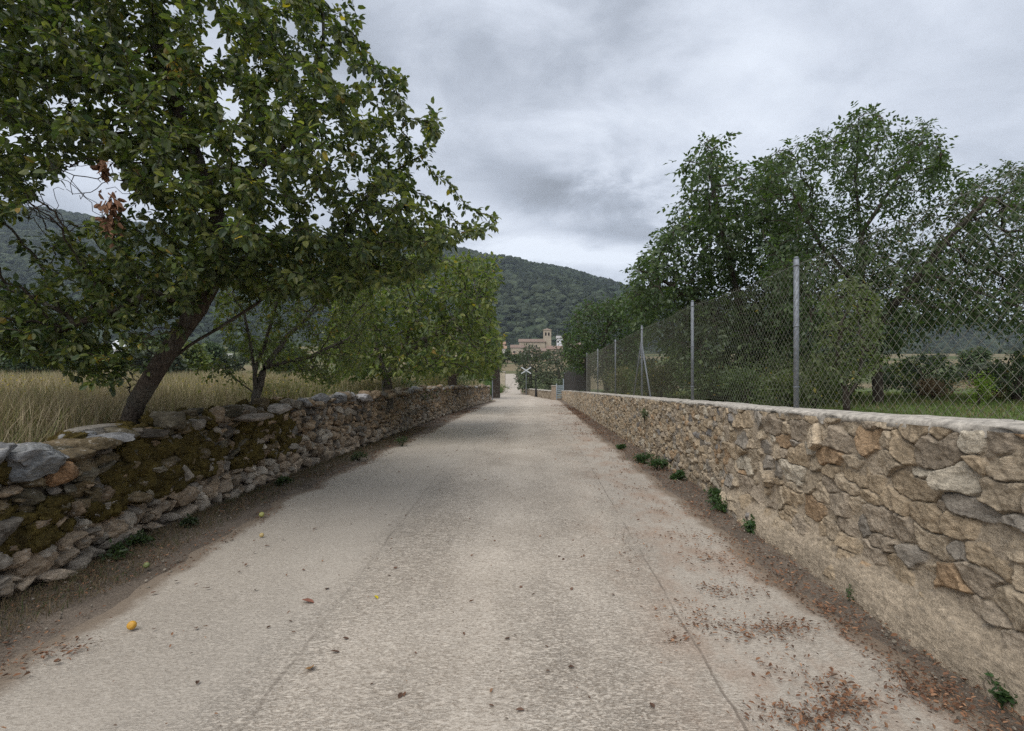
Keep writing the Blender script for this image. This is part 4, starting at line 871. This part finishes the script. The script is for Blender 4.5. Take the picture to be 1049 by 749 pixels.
# ------------------------------------------------------------------ grass
def field_grass():
    rng = np.random.default_rng(31)
    # dry standing grass of the left field
    n = 95000; Y = 2.5+45*rng.random(n)**1.7; lim = -1.45*Y-3; X = lw_x(Y)-.62-rng.random(n)**1.25*(-(lim)+lw_x(Y)-.62).clip(2, 60)*.9
    g = n2(X, Y, .55, 3, 91); H = (.45+.7*g+.3*rng.random(n))*np.where(X > lw_x(Y)-.85, .75, 1.12)*(.75+.35*sstep(6, 20, Y)); P = np.stack([X, Y, terrain_h(X, Y)-.02], 1)
    keep = ~((np.abs(X+4.7) < .22) & (np.abs(Y-5.75) < .25)); P = P[keep]; H = H[keep]; n = len(P)
    V, F = blades(P, H, .0028+.00042*P[:, 1], rng, .45); pal = np.array([[.36, .30, .19], [.26, .205, .125], [.47, .40, .27], [.14, .155, .065], [.28, .26, .11]])
    gm = n2(P[:, 0], P[:, 1], .4, 3, 92); pk = rng.random(n)*.95+(.50-gm)*1.0+.10*sstep(9, 16, P[:, 1]); ix = np.where(pk < .30, 0, np.where(pk < .52, 1, np.where(pk < .68, 2, np.where(pk < .85, 4, 3))))
    C = pal[ix]*rng.uniform(.75, 1.35, (n, 1)); tag(mesh_np('field_grass', V, F, M_GRASS, np.repeat(C, 5, 0), smooth=False), 'tall dry tan grass of the field behind the left wall', 'grass', kind='stuff')
    # fennel-like yellow flower heads
    n = 9000; Y = 6+30*rng.random(n)**1.4; X = lw_x(Y)-1.0-rng.random(n)*(1.2*Y+4); k = n2(X, Y, .35, 3, 93) > .44; X, Y = X[k], Y[k]; n = len(X)
    P = np.stack([X, Y, terrain_h(X, Y)+rng.uniform(.55, 1.0, n)], 1); L = .018+.0014*Y; V, F, m = leaf_mesh(P, norm(rng.normal(size=(n, 3))), norm(np.array([0, 0, 1.])+rng.normal(0, .4, (n, 3))), L, L*.9, LT4)
    tag(mesh_np('wild_flowers', V, [F], M_GRASS, np.repeat(np.array([.42, .34, .04])*rng.uniform(.5, 1.1, (n, 1)), m, 0), smooth=False), 'tiny yellow wild flowers scattered through the dry field', 'flowers', kind='stuff')
    # lawn
    n = 90000; Y = 1.5+28*rng.random(n)**1.5; X = 3.2+rng.random(n)*(1.25*Y+4); P = np.stack([X, Y, terrain_h(X, Y)-.01], 1)
    g = n2(X, Y, .8, 3, 94); V, F = blades(P, .05+.11*g*rng.random(n)+.03*(Y > 12), .004+.0005*Y, rng, .8); C = np.array([.13, .185, .055])*rng.uniform(.6, 1.3, (n, 1)); dr = rng.random(n) < .15+.3*(g > .55); C[dr] = np.array([.22, .19, .09])*rng.uniform(.6, 1.1, (dr.sum(), 1))
    tag(mesh_np('lawn_grass', V, F, M_GRASS, np.repeat(C, 5, 0), smooth=False), 'short green grass behind the fence on the right', 'grass', kind='stuff')
    # dry stems hanging about the mossy wall and verge
    n = 17000; Y = 2.0+16*rng.random(n)**1.5; X = lw_x(Y)+.02+rng.random(n)**1.8*.55; P = np.stack([X, Y, Y*0+.005], 1); V, F = blades(P, rng.uniform(.02, .10, n), .002, rng, 2.6)
    C = np.array([.20, .15, .09])*rng.uniform(.5, 1.3, (n, 1)); gr = rng.random(n) < .22; C[gr] = np.array([.06, .085, .03]); tag(mesh_np('verge_grass', V, F, M_GRASS, np.repeat(C, 5, 0), smooth=False), 'thin dry grass stalks on the dirt verge under the left wall', 'grass', kind='stuff')
    n = 5000; Y = 44+60*rng.random(n); X = road_l(Y)-.2-rng.random(n)*3.5; P = np.stack([X, Y, terrain_h(X, Y)], 1); V, F = blades(P, rng.uniform(.1, .4, n), .02, rng, .8)
    tag(mesh_np('verge_grass', V, F, M_GRASS, np.repeat(np.array([.08, .13, .035])*rng.uniform(.6, 1.3, (n, 1)), 5, 0), smooth=False), 'green grass on the verge past the end of the left wall', 'grass', kind='stuff')
field_grass()

# ------------------------------------------------------------------ litter
LTC = (np.array([[0, 0, 0], [.5, 0, .10], [1, 0, .30], [.25, .45, .28], [.70, .40, .35], [.25, -.42, .16], [.68, -.45, .30]]), LT7[1])
def litter():
    rng = np.random.default_rng(41); P = []
    pat = [(548+75, 452, .3, 40), (625, 440, .3, 60), (640, 470, .3, 40), (700, 497, .35, 40), (612, 428, .4, 90), (600, 420, .5, 90), (595, 425, .6, 160), (608, 436, .5, 140), (618, 445, .4, 120), (586, 416, .9, 160), (640, 462, .35, 70), (668, 480, .3, 80), (700, 520, .2, 70), (720, 552, .17, 60), (735, 530, .2, 45), (745, 608, .12, 70), (708, 636, .13, 85), (790, 642, .13, 120), (845, 629, .07, 60), (770, 655, .09, 50), (760, 590, .12, 40), (690, 660, .06, 20), (820, 735, .12, 150), (878, 738, .09, 110), (850, 708, .07, 50), (935, 706, .10, 90), (950, 722, .12, 70), (730, 575, .1, 40), (805, 600, .13, 45), (870, 650, .08, 40), (800, 690, .1, 30), (52, 678, .10, 45), (30, 682, .10, 30), (655, 500, .25, 35), (655, 560, .2, 18), (770, 572, .15, 30), (590, 410, .8, 80)]
    for (px, py, s, k) in pat:
        Yd = EYE*FPX/(py-VY); x = (px-VX)/FPX*Yd; kk = int(k*3.6); ang = rng.uniform(0, 2*pi, 5); cc_ = np.stack([np.cos(ang), np.sin(ang)], 1)*s*.9; q = cc_[rng.integers(5, size=kk)]+rng.normal(size=(kk, 2))*s*np.array([.8, .6]); P.append(np.stack([x+q[:, 0], Yd+q[:, 1], q[:, 0]*0+.035], 1))
    # loose ones on the right half and along both verges
    n = 6500; Y = 2+34*rng.random(n)**1.8; X = road_r(Y)-np.abs(rng.normal(0, .62, n)); gk = n2(X, Y*.7, 2.2, 4, 48)+.10*rng.random(n) > .53; X = X[gk]; Y = Y[gk]; P.append(np.stack([X, Y, Y*0+.034], 1))
    n = 9000; Y = 2+30*rng.random(n)**1.7; X = rw_x(Y)-.06-rng.random(n)*.5; P.append(np.stack([X, Y, Y*0+.022], 1))
    n = 12000; Y = 2.2+30*rng.random(n)**1.8; X = lw_x(Y)+.04+rng.random(n)*.95; gk = n2(X, Y*.7, 2.5, 4, 49) > .44; X = X[gk]; Y = Y[gk]; P.append(np.stack([X, Y, Y*0+.022], 1))
    n = 900; Y = 2+30*rng.random(n)**1.5; X = rng.uniform(-3.2, 1.2, n); P.append(np.stack([X, Y, Y*0+.034], 1))
    P = np.concatenate(P); P = P[(P[:, 0] < rw_x(P[:, 1])-.06) & (P[:, 0] > lw_x(P[:, 1])+.02)]; n = len(P); a = rng.uniform(0, 2*pi, n)
    D = np.stack([np.cos(a), np.sin(a), rng.normal(0, .08, n)], 1); L = (.006+.028*rng.random(n)**2.2)*(1+.05*np.maximum(0, P[:, 1]-5)); big_ = rng.random(n) < .012; L[big_] = rng.uniform(.03, .045, big_.sum())
    V, F, m = leaf_mesh(P, D, norm(np.array([0, 0, 1.])+rng.normal(0, .35, (n, 3))), L, L*rng.uniform(.25, .6, n), LTC)
    V[:, 2] = np.maximum(V[:, 2], .012); C = np.array([[.27, .145, .085], [.20, .11, .07], [.34, .20, .12], [.13, .085, .06]])[rng.integers(4, size=n)]*rng.uniform(.6, 1.15, (n, 1))
    tag(mesh_np('leaf_litter', V, [F], M_DRYLEAF, np.repeat(C, m, 0), smooth=False), 'crumbled rusty brown leaf litter in patches on the lane and its edges', 'leaf litter', kind='stuff')
    # pebbles along the verges
    V0, F0 = ICO[1]; n = 1700; Y = 2+25*rng.random(n)**1.8; left = rng.random(n) < .5; X = np.where(left, lw_x(Y)+.05+rng.random(n)*.8, rw_x(Y)-.05-rng.random(n)*.45); s = .003+.010*rng.random(n)**2.5
    S = s[:, None]*rng.uniform(.6, 1.4, (n, 3)); V = (np.stack([X, Y, Y*0+.02], 1)[:, None]+V0[None]*S[:, None]).reshape(-1, 3); F = (F0[None]+(np.arange(n)*len(V0))[:, None, None]).reshape(-1, 3)
    C = np.repeat(np.array([.30, .26, .21])*rng.uniform(.5, 1.3, (n, 1)), len(V0), 0); tag(mesh_np('gravel', V, [F], M_STONE_R, C), 'small pale grit and pebbles on both dirt verges', 'gravel', kind='stuff')
    # single leaves one can count on the left half of the lane
    def one(name, lab, px, py, L, col, group=None):
        Yd = EYE*FPX/(py-VY); T, F = LTC; k = 5; V = T*np.array([L, L*.62, L*.8])*(1+rng.normal(0, .10, (7, 1)))-np.array([L/2, 0, 0])
        mid = V.copy(); o = mesh_np(name, V, [F], M_DRYLEAF, np.tile(col, (7, 1))*rng.uniform(.8, 1.1, (7, 1)), smooth=False); o.location = ((px-VX)/FPX*Yd, Yd, .032); o.rotation_euler = (rng.normal(0, .12), rng.normal(0, .12), rng.uniform(0, 6.3)); tag(o, lab, 'leaf', group)
    one('fallen_leaf', 'single bright yellow leaf lying on the middle of the lane', 385, 617, .055, (.50, .40, .03))
    one('fallen_leaf', 'curled orange brown leaf on the lane, below the bright yellow leaf', 318, 692, .075, (.30, .17, .07))
    one('fallen_leaf', 'large reddish brown leaf on the left half of the lane', 316, 622, .085, (.22, .10, .07))
    for (px, py) in [(252, 583), (245, 590), (262, 609), (213, 607), (311, 588), (335, 608), (157, 612), (201, 649), (405, 586), (399, 594), (180, 600), (344, 674), (354, 660), (260, 570), (273, 563), (158, 650), (202, 706), (410, 720), (290, 556), (322, 545), (586, 608), (597, 567), (628, 614), (577, 577), (534, 606), (573, 574), (503, 730), (533, 735), (640, 570), (520, 660), (585, 690), (360, 540), (395, 530), (300, 520), (340, 500), (668, 730)]:
        xw = (px-VX)/FPX*EYE*FPX/(py-VY); where = 'left strip' if xw < -1.35 else 'middle strip' if xw < .95 else 'right strip'; where = ('near ' if py > 600 else 'farther ')+where
        one('fallen_leaf', f'small dark brown curled leaf lying singly on the {where} of the lane', px, py, rng.uniform(.022, .045), np.array([.14, .085, .06])*rng.uniform(.6, 1.3), 'brown leaves scattered singly over the lane')
    Vi, Fi = ICO[3]; prof = Vi*np.array([1, 1, .92])*(1-.16*np.exp(-((np.abs(Vi[:, 2])-1)**2)/.03))[:, None]
    for (px, py, r, col, lab) in [(135, 649, .0270, (.52, .28, .035), 'round orange yellow windfall fruit on the left side of the lane'), (268, 532, .030, (.33, .33, .10), 'small pale green windfall fruit on the lane edge under the left wall'), (150, 585, .024, (.17, .20, .07), 'small dark green windfall fruit on the dirt verge'), (268, 553, .022, (.42, .31, .13), 'small tan windfall fruit on the lane, below the pale green one')]:
        Yd = EYE*FPX/(py-VY); o = mesh_np('fallen_fruit', prof*r, [Fi], M_FRUIT, np.tile(col, (len(prof), 1))*(.85+.3*fbm(prof*3, 3, 4))[:, None]); o.location = ((px-VX)/FPX*Yd, Yd, .028+r*.9); o.rotation_euler = (1.1, .4, 0); tag(o, lab, 'fruit')
litter()

# ------------------------------------------------------------------ junction: low wall, gate, poles, cross
M_LOWW = m_attr('low_wall_stone', .9, 6, .3, 20, .7, .02, .1)
def junction():
    rng = np.random.default_rng(61)
    a = np.array([1.75, 47.5]); b = np.array([-1.5, 69.5]); L = np.linalg.norm(b-a); d = (b-a)/L; nrm = np.array([-d[1], d[0]]); nrm = nrm if nrm[0] < 0 else -nrm
    ns, nz = 260, 14; S, T = np.meshgrid(np.linspace(0, L, ns), np.linspace(0, 1, nz), indexing='ij'); bulge = (fbm(np.stack([S*3.2, T*3.2, S*0], -1), 3, 5)-.5)*.14
    top = .78+.08*(n2(S, S*0, .8, 3, 6)-.5)
    root = empty('low_stone_wall', (a[0], a[1], 0)); tag(root, 'low stone wall closing off the lane at the junction, in front of the olive trees', 'wall')
    X = a[0]+d[0]*S+nrm[0]*(bulge+.15); Y = a[1]+d[1]*S+nrm[1]*(bulge+.15); Z = -.05+T*(top+.05); C = np.array([.30, .245, .18])*(.6+.8*fbm(np.stack([S*4, T*5, S*0], -1), 3, 9)[..., None])
    v, f, c = strip(X, Y, Z, C); mesh_np('stonework', local(v, root), [f], M_LOWW, c, root)
    S2 = np.linspace(0, L, 80); pr = [(.20, -.04), (.20, .05), (-.20, .05), (-.20, -.8)]; V = np.array([[(a[0]+d[0]*s+nrm[0]*o, a[1]+d[1]*s+nrm[1]*o, .80+z+.02*math.sin(s*3)) for o, z in pr] for s in S2]).reshape(-1, 3); i = (np.arange(79)[:, None]*4+np.arange(3)[None]).ravel()
    mesh_np('coping', local(V, root), [np.stack([i, i+1, i+5, i+4], 1)], M_COPING, parent=root)
    pl = empty('gate_pillar', (1.72, 46.4, 0)); tag(pl, 'square stone pillar at the right end of the low wall, by the gate', 'pillar'); MB().box((0, 0, .62), (.42, .42, 1.3)).build('shaft', m_plain('pillar_stone', (.30, .24, .18), .9, .3, 5, 0, .8), pl); MB().box((0, 0, 1.31), (.52, .52, .08)).build('cap', M_COPING, pl)
    gt = empty('metal_gate', (2.35, 47.6, 0)); tag(gt, 'pale blue grey metal gate beside the end of the fence', 'gate'); M_G = m_plain('gate_paint', (.30, .35, .38), .5, .1, 8)
    for x in (-.32, .32): MB().box((x, 0, .95 if x > 0 else .75), (.09, .09, 2.0 if x > 0 else 1.5)).build('gate_post', M_G, gt)
    m = MB()
    for k in range(7): m.box((0, 0, .2+k*.18), (.56, .035, .10))
    m.build('rails', M_G, gt)
    # cross sign
    p = W(539, 379.5, 61); cr = empty('crossing_sign', (p[0], p[1], zt(p[0], p[1]))); tag(cr, 'white diagonal cross sign on a thin post in front of the olive trees', 'sign'); z = p[2]-cr.location[2]
    wh = m_plain('white_paint', (.52, .54, .55), .5, .08, 3)
    for s in (1, -1):
        m = MB(); m.box((0, 0, 0), (1.38, .03, .125)); o = m.build('cross_arm', wh, cr); o.location = (0, -.05-.02*s, z); o.rotation_euler = (0, s*R(33), 0)
    MB().tube((0, 0, 0), (0, 0, z+.05), .035, k=8).build('post', M_METAL, cr)
    Yp = 56.5; pp = empty('dark_pole', ((549-VX)/FPX*Yp, Yp, 0)); tag(pp, 'thin dark pole with a thicker base standing before the low wall', 'pole'); dk = m_plain('black_iron', (.02, .02, .022), .6)
    MB().tube((0, 0, 0), (0, 0, 2.75), .055, .045, 10).build('shaft', dk, pp); MB().tube((0, 0, 0), (0, 0, 1.0), .13, .09, 10).build('base', dk, pp); MB().tube((0, 0, 2.75), (0, 0, 2.95), .12, .14, 10).build('head', dk, pp)
    lp = empty('grey_pole', (W(504.5, 400, 47)[0], 47, .1)); tag(lp, 'slim pale grey pole just past the end of the left wall', 'pole'); MB().tube((0, 0, -.1), (0, 0, 2.6), .045, k=10).build('shaft', M_METAL, lp); MB().tube((0, 0, 2.6), (0, 0, 2.64), .055, .03, k=10).build('cap', M_METAL, lp)
    q = W(514, 395, 80); ps = empty('stone_pillar', (q[0], 80, zt(q[0], 80)-.1)); tag(ps, 'pale stone pillar at the bend, left of where the lane climbs', 'pillar')
    MB().box((0, 0, 1.3), (1.1, 1.4, 2.6)).build('shaft', m_plain('pale_stone', (.44, .38, .29), .9, .25, 1.5, 0, .8), ps); MB().box((0, 0, 2.66), (1.25, 1.55, .14)).build('cap', M_COPING, ps)
junction()

# ------------------------------------------------------------------ village and far countryside
def house(name, lab, cat, x, y, w, d, h, rh, wallc, roofc, rz=0, wins=(), group=None, chimney=False, hip=False):
    z0 = zt(x, y)-1.0; root = empty(name, (x, y, z0), rz); tag(root, lab, cat, group); wm = m_plain('render_'+name, wallc, .9, .18, .6, 0, .3); rm = m_plain('roof_tile', roofc, .9, .25, 1.2, 0, .6)
    MB().box((0, 0, (h+1)/2), (w, d, h+1)).build('wall', wm, root); H = h+1
    e = .35; V = [(-w/2-e, -d/2-e, H-.15), (w/2+e, -d/2-e, H-.15), (w/2+e, d/2+e, H-.15), (-w/2-e, d/2+e, H-.15), (-w/2-e+(w*.3 if hip else 0), 0, H+rh), (w/2+e-(w*.3 if hip else 0), 0, H+rh)]
    m = MB(); m.add(V, [[0, 1, 5, 4], [2, 3, 4, 5], [3, 2, 1, 0]], [[0, 4, 3], [1, 2, 5]]); ro = m.build('roof', rm, root)
    if chimney: MB().box((w*.2, .3, H+rh*.8), (.7, .6, 1.6)).build('chimney', wm, ro)
    for (wx, wz, ww, wh) in wins:
        f = MB().box((wx, -d/2-.03, 1+wz), (ww+.25, .1, wh+.25)).build('window', m_plain('window_frame', (.35, .28, .2), .8), root); MB().box((wx, -d/2-.09, 1+wz), (ww, .05, wh)).build('pane', m_plain('glass_dark', (.03, .035, .04), .3), f)
    return root
def village():
    red = (.21, .155, .125); tan = (.40, .34, .26); ten = (.36, .28, .20)
    Yv = 300
    def X(px, Y=Yv): return (px-VX)/FPX*Y
    # church
    cx, cy = X(545), Yv; z0 = zt(cx, cy)-2; ch = empty('village_church', (cx, cy, z0)); tag(ch, 'stone village church with a long tiled nave and a square bell tower', 'church')
    st = m_plain('church_stone', tan, .9, .2, .5, 0, .5); rm = m_plain('church_tile', red, .9, .25, 1.0, 0, .6)
    zt_ = EYE+(VY-348)/FPX*Yv-z0
    zt_ -= 1.6; MB().box((0, 0, zt_/2), (15, 9, zt_)).build('nave_wall', st, ch)
    m = MB(); V = [(-8, -5, zt_-.1), (8, -5, zt_-.1), (8, 5, zt_-.1), (-8, 5, zt_-.1), (-8, 0, zt_+2.0), (8, 0, zt_+2.0)]; m.add(V, [[0, 1, 5, 4], [2, 3, 4, 5], [3, 2, 1, 0]], [[0, 4, 3], [1, 2, 5]]); m.build('nave_roof', rm, ch)
    tx = X(560.5)-cx; th = EYE+(VY-339)/FPX*Yv-z0; MB().box((tx, -1, th/2), (4.6, 4.6, th)).build('bell_tower', st, ch)
    MB().box((tx, -1, th+.15), (5.1, 5.1, .3)).build('cornice', st, ch)
    m = MB(); V = [(tx-2.5, -3.5, th+.3), (tx+2.5, -3.5, th+.3), (tx+2.5, 1.5, th+.3), (tx-2.5, 1.5, th+.3), (tx, -1, th+1.4)]; m.add(V, [[3, 2, 1, 0]], [[0, 1, 4], [1, 2, 4], [2, 3, 4], [3, 0, 4]]); m.build('tower_roof', rm, ch)
    dk = m_plain('dark_opening', (.02, .018, .016), .9)
    for dx in (-1, 1): MB().box((tx+dx*.9, -3.32, th-2.2), (.9, .1, 1.9)).build('belfry_opening', dk, ch)
    for k in range(3): MB().box((-5.5+k*4, -4.52, zt_-2.6), (.8, .1, 1.5)).build('window', dk, ch)
    hs = [('cream village house with a low red roof just left of the church nave', X(531), 292, 8, 7, 7.2, 1.8, (.46, .40, .31), red, [(-2, 4.5, 1, 1.2), (1.5, 4.5, 1, 1.2)]),
          ('long low tan farmhouse at the left edge of the village', X(508), 285, 13, 8, 8.2, 1.6, (.40, .33, .25), (.30, .19, .13), [(-4, 5.5, 1, 1.2), (0, 5.5, 1, 1.2), (4, 5.5, 1, 1.2)]),
          ('small white gabled house beside the long tan farmhouse', X(516), 275, 6, 6, 6.6, 1.5, (.62, .59, .54), (.30, .2, .14), [(0, 4.2, 1, 1.1)]),
          ('orange walled house with a wide red roof below the church', X(572), 262, 15, 8, 4.6, 1.9, (.36, .29, .22), (.215, .15, .12), [(-4, 2.8, 1.2, 1.2), (3, 2.8, 1.2, 1.2)]),
          ('tan stone house below the church tower', X(553), 278, 9, 7, 5.2, 1.8, ten, red, [(-2, 3, .9, 1.2), (2, 3, .9, 1.2)]),
          ('low stone barn on the slope below the cream house', X(524), 240, 10, 6, 3.2, 1.3, (.33, .27, .20), (.28, .19, .14), [(0, 1.8, 1.6, 1.6)])]
    hs += [('tan terraced house on the left slope of the village, lowest one', X(512), 232, 8, 6, 3.8, 1.4, (.38, .32, .25), (.24, .18, .14), [(-2, 2.2, .9, 1.1), (1.5, 2.2, .9, 1.1)]),
           ('pale plastered house squeezed below the middle of the nave', X(541), 272, 6, 6, 4.6, 1.3, (.46, .42, .35), (.24, .17, .13), [(-1.5, 2.8, .8, 1), (1.2, 2.8, .8, 1)]),
           ('brown stone house at the right end of the village', X(586), 280, 9, 7, 5.6, 1.5, (.33, .27, .21), (.22, .16, .13), [(-2, 3.4, .9, 1.2), (2, 3.4, .9, 1.2)]),
           ('tall narrow tan house behind the long farmhouse', X(502), 300, 6, 6, 9.0, 1.5, (.42, .36, .28), (.25, .18, .14), [(-1.5, 6, .8, 1.1), (1.5, 6, .8, 1.1)])]
    for (lab, x, y, w, d, h, rh, wc, rc, wins) in hs: house('village_house', lab, 'house', x, y, w, d, h, rh, wc, rc, 0, wins, 'houses of the hillside village', chimney=w > 8)
    wt = house('white_house', 'white house with a mast on its roof to the right of the church', 'house', X(573.5, 290), 290, 3.6, 4, 10.4, 1.6, (.75, .75, .76), (.35, .33, .32), 0, [(-1.1, 8.5, .8, 1), (1.1, 8.5, .8, 1)]); MB().tube((-1.2, 0, 13), (-1.2, 0, 17.5), .09, k=5).build('mast', M_METAL, wt)
    # left: white hut and low white wall far across the field
    x, y = X(190, 130), 130; house('white_shed', 'small white shed seen far off behind the leaning trunk', 'shed', x, y, 6.0, 4, 2.6, .5, (.72, .73, .74), (.5, .5, .5), .1, [(-1.2, 1.6, .8, .8)])
    x2 = x+6.5; MBw = MB().box((0, 0, .8), (8.5, .3, 2.4)); o = MBw.build('white_wall', m_plain('whitewash', (.62, .62, .6), .8, .15, 1)); o.location = (x2+1.4, y, zt(x2, y)); tag(o, 'low whitewashed wall beside the far white shed', 'wall')
    x, y = X(124, 150), 150; house('white_hut', 'narrow white hut with a pointed roof seen far off left of the leaning trunk', 'hut', x, y, 3.4, 3, 2.6, 2.6, (.72, .74, .76), (.6, .62, .64), 0, [(0, 1.6, .6, .8)])
    # dry slope walls / terraces under the village
    # far trees one can tell apart
    rng = np.random.default_rng(71); protos = []
    for k in range(5):
        root = empty('far_tree', (0, 0, 0)); V0, F0 = ICO[1]; w = rng.uniform(4.5, 6.5); h = rng.uniform(4.5, 6.5)
        MB().tube((0, 0, -1), (0, 0, h*.55), .22, .12, 7).build('trunk', M_BARK, root)
        nl = 2600; kk = 26; cl = norm(rng.normal(size=(kk, 3)))*rng.uniform(.3, .9, (kk, 1)); I = rng.integers(kk, size=nl); P = (cl[I]+rng.normal(size=(nl, 3))*.16)*np.array([w/2, w/2, h*.42])+np.array([0, 0, h*.58]); P[:, 2] = np.maximum(P[:, 2], .4)
        L = rng.uniform(.3, .62, nl); V, F, m = leaf_mesh(P, norm(rng.normal(size=(nl, 3))), norm(np.array([0, 0, 1.])+rng.normal(0, .7, (nl, 3))), L, L*.8, LT4); pal = [G_DARK, G_OLIVE, G_APPLE2, G_DARK, [(.09, .115, .04), (.06, .08, .03)]][k]
        c = leafcolor(nl, pal, rng)*(rng.uniform(.7, 1.3, (kk, 1))[I]); mesh_np('crown', V, [F], M_LEAF_D, np.repeat(c, m, 0), root, smooth=False); protos.append(root)
    used = set(); i = 0
    spots = []
    for (px, Y, s) in [(500, 320, 1.3), (506, 330, 1.6), (520, 305, 1.2), (526, 315, 1.5), (538, 330, 1.4), (548, 322, 1.6), (546, 285, .95), (536, 280, .8), (556, 268, .9), (565, 285, .8), (527, 284, .8), (517, 262, .9), (549, 250, .8), (578, 258, .9), (570, 312, 1.3), (580, 300, 1.5), (590, 290, 1.5), (534, 268, .9), (541, 262, .8), (520, 225, 1.0), (528, 200, .8), (512, 180, 1.0), (504, 170, 1.0), (536, 185, .9), (560, 235, 1.0), (583, 240, 1.1), (600, 260, 1.4), (610, 200, 1.2), (495, 210, 1.4)]: spots.append((px, Y, s))
    for k in range(46):
        px = rng.uniform(-60, 480); Y = rng.uniform(75, 230); spots.append((px, Y, rng.uniform(.55, 1.25)))
    for k in range(34): spots.append((rng.uniform(-60, 490), rng.uniform(55, 105), rng.uniform(.7, 1.15)))
    for k in range(40):
        px = rng.uniform(640, 1180); Y = rng.uniform(42, 170); spots.append((px, Y, rng.uniform(.6, 1.15)))
    for (px, Y, s) in spots:
        k = i % 5; fresh = k not in used; o = protos[k] if fresh else copy_tree(protos[k]); used.add(k); x = (px-VX)/FPX*Y
        o.location = (x, Y, zt(x, Y)-.2); o.rotation_euler = (0, 0, rng.uniform(0, 6.28)); o.scale = (s, s, s*rng.uniform(.85, 1.15)); i += 1
        where = 'village' if 490 < px < 625 else 'left' if px <= 490 else 'right'
        lab, grp = {'village': ('distant bushy tree among the houses of the hillside village', 'distant trees around the village'), 'left': ('distant bushy tree beyond the dry field on the left', 'distant trees beyond the left field'), 'right': ('distant bushy tree beyond the lawn on the right', 'distant trees beyond the right lawn')}[where]
        look = ['dark green', 'grey green', 'light olive', 'deep green', 'pale green'][k]; dist = 'mid distance' if Y < 100 else 'distant' if Y < 160 else 'far distant'; lab = lab.replace('distant bushy', dist+' '+look) if where != 'village' else lab.replace('bushy', look); tag(o, lab, 'tree', grp)
village()

def forest():
    rng = np.random.default_rng(81); V0, F0 = ICO[1]; n = 30000; Y = np.sqrt(rng.uniform(400**2, 1530**2, n)); u = rng.uniform(-1.25, 1.15, n); X = u*Y
    k = n2(X, Y, .012, 3, 82)+.25*rng.random(n) > .46-.2*sstep(450, 600, Y); X, Y = X[k], Y[k]; n = len(X); s = rng.uniform(2.6, 7.0, n)*(1+.35*rng.random(n)*(rng.random(n) < .2))*(.85+Y/3000)
    Z = terrain_h(X, Y)+s*.3; nz = 1+rng.normal(0, .16, (n, len(V0), 1)); S = s[:, None]*np.stack([rng.uniform(.8, 1.3, n), rng.uniform(.8, 1.3, n), rng.uniform(.7, 1.1, n)], 1)
    V = (np.stack([X, Y, Z], 1)[:, None]+V0[None]*nz*S[:, None]).reshape(-1, 3); F = (F0[None]+(np.arange(n)*len(V0))[:, None, None]).reshape(-1, 3)
    g = n2(X, Y, .006, 3, 84)[:, None]; C = (np.array([.022, .033, .022])*(1-g)+np.array([.050, .058, .034])*g)*rng.uniform(.5, 1.6, (n, 1))*(.55+.9*n2(X, Y, .02, 4, 86)[:, None])
    tag(mesh_np('forest', V, [F], M_FOREST, np.repeat(C, len(V0), 0), smooth=False), 'dark green forest covering the hills behind the village', 'forest', kind='stuff'); print('forest', n)
forest()

# ------------------------------------------------------------------ haze
def haze():
    m = bpy.data.materials.new('haze'); m.use_nodes = True; t = m.node_tree; t.nodes.clear(); o = N(t, 'ShaderNodeOutputMaterial'); v = N(t, 'ShaderNodeVolumePrincipled')
    v.inputs['Color'].default_value = (.72, .84, 1, 1); v.inputs['Density'].default_value = .00011; v.inputs['Anisotropy'].default_value = .1; t.links.new(v.outputs[0], o.inputs['Volume'])
    x0, x1, y0, y1, z0, z1 = -3700, 3700, -80, 4300, -3, 620
    b = MB().box(((x0+x1)/2, (y0+y1)/2, (z0+z1)/2), (x1-x0, y1-y0, z1-z0)).build('haze', m); tag(b, 'thin pale haze over the distant hills', 'haze', kind='stuff')
haze()
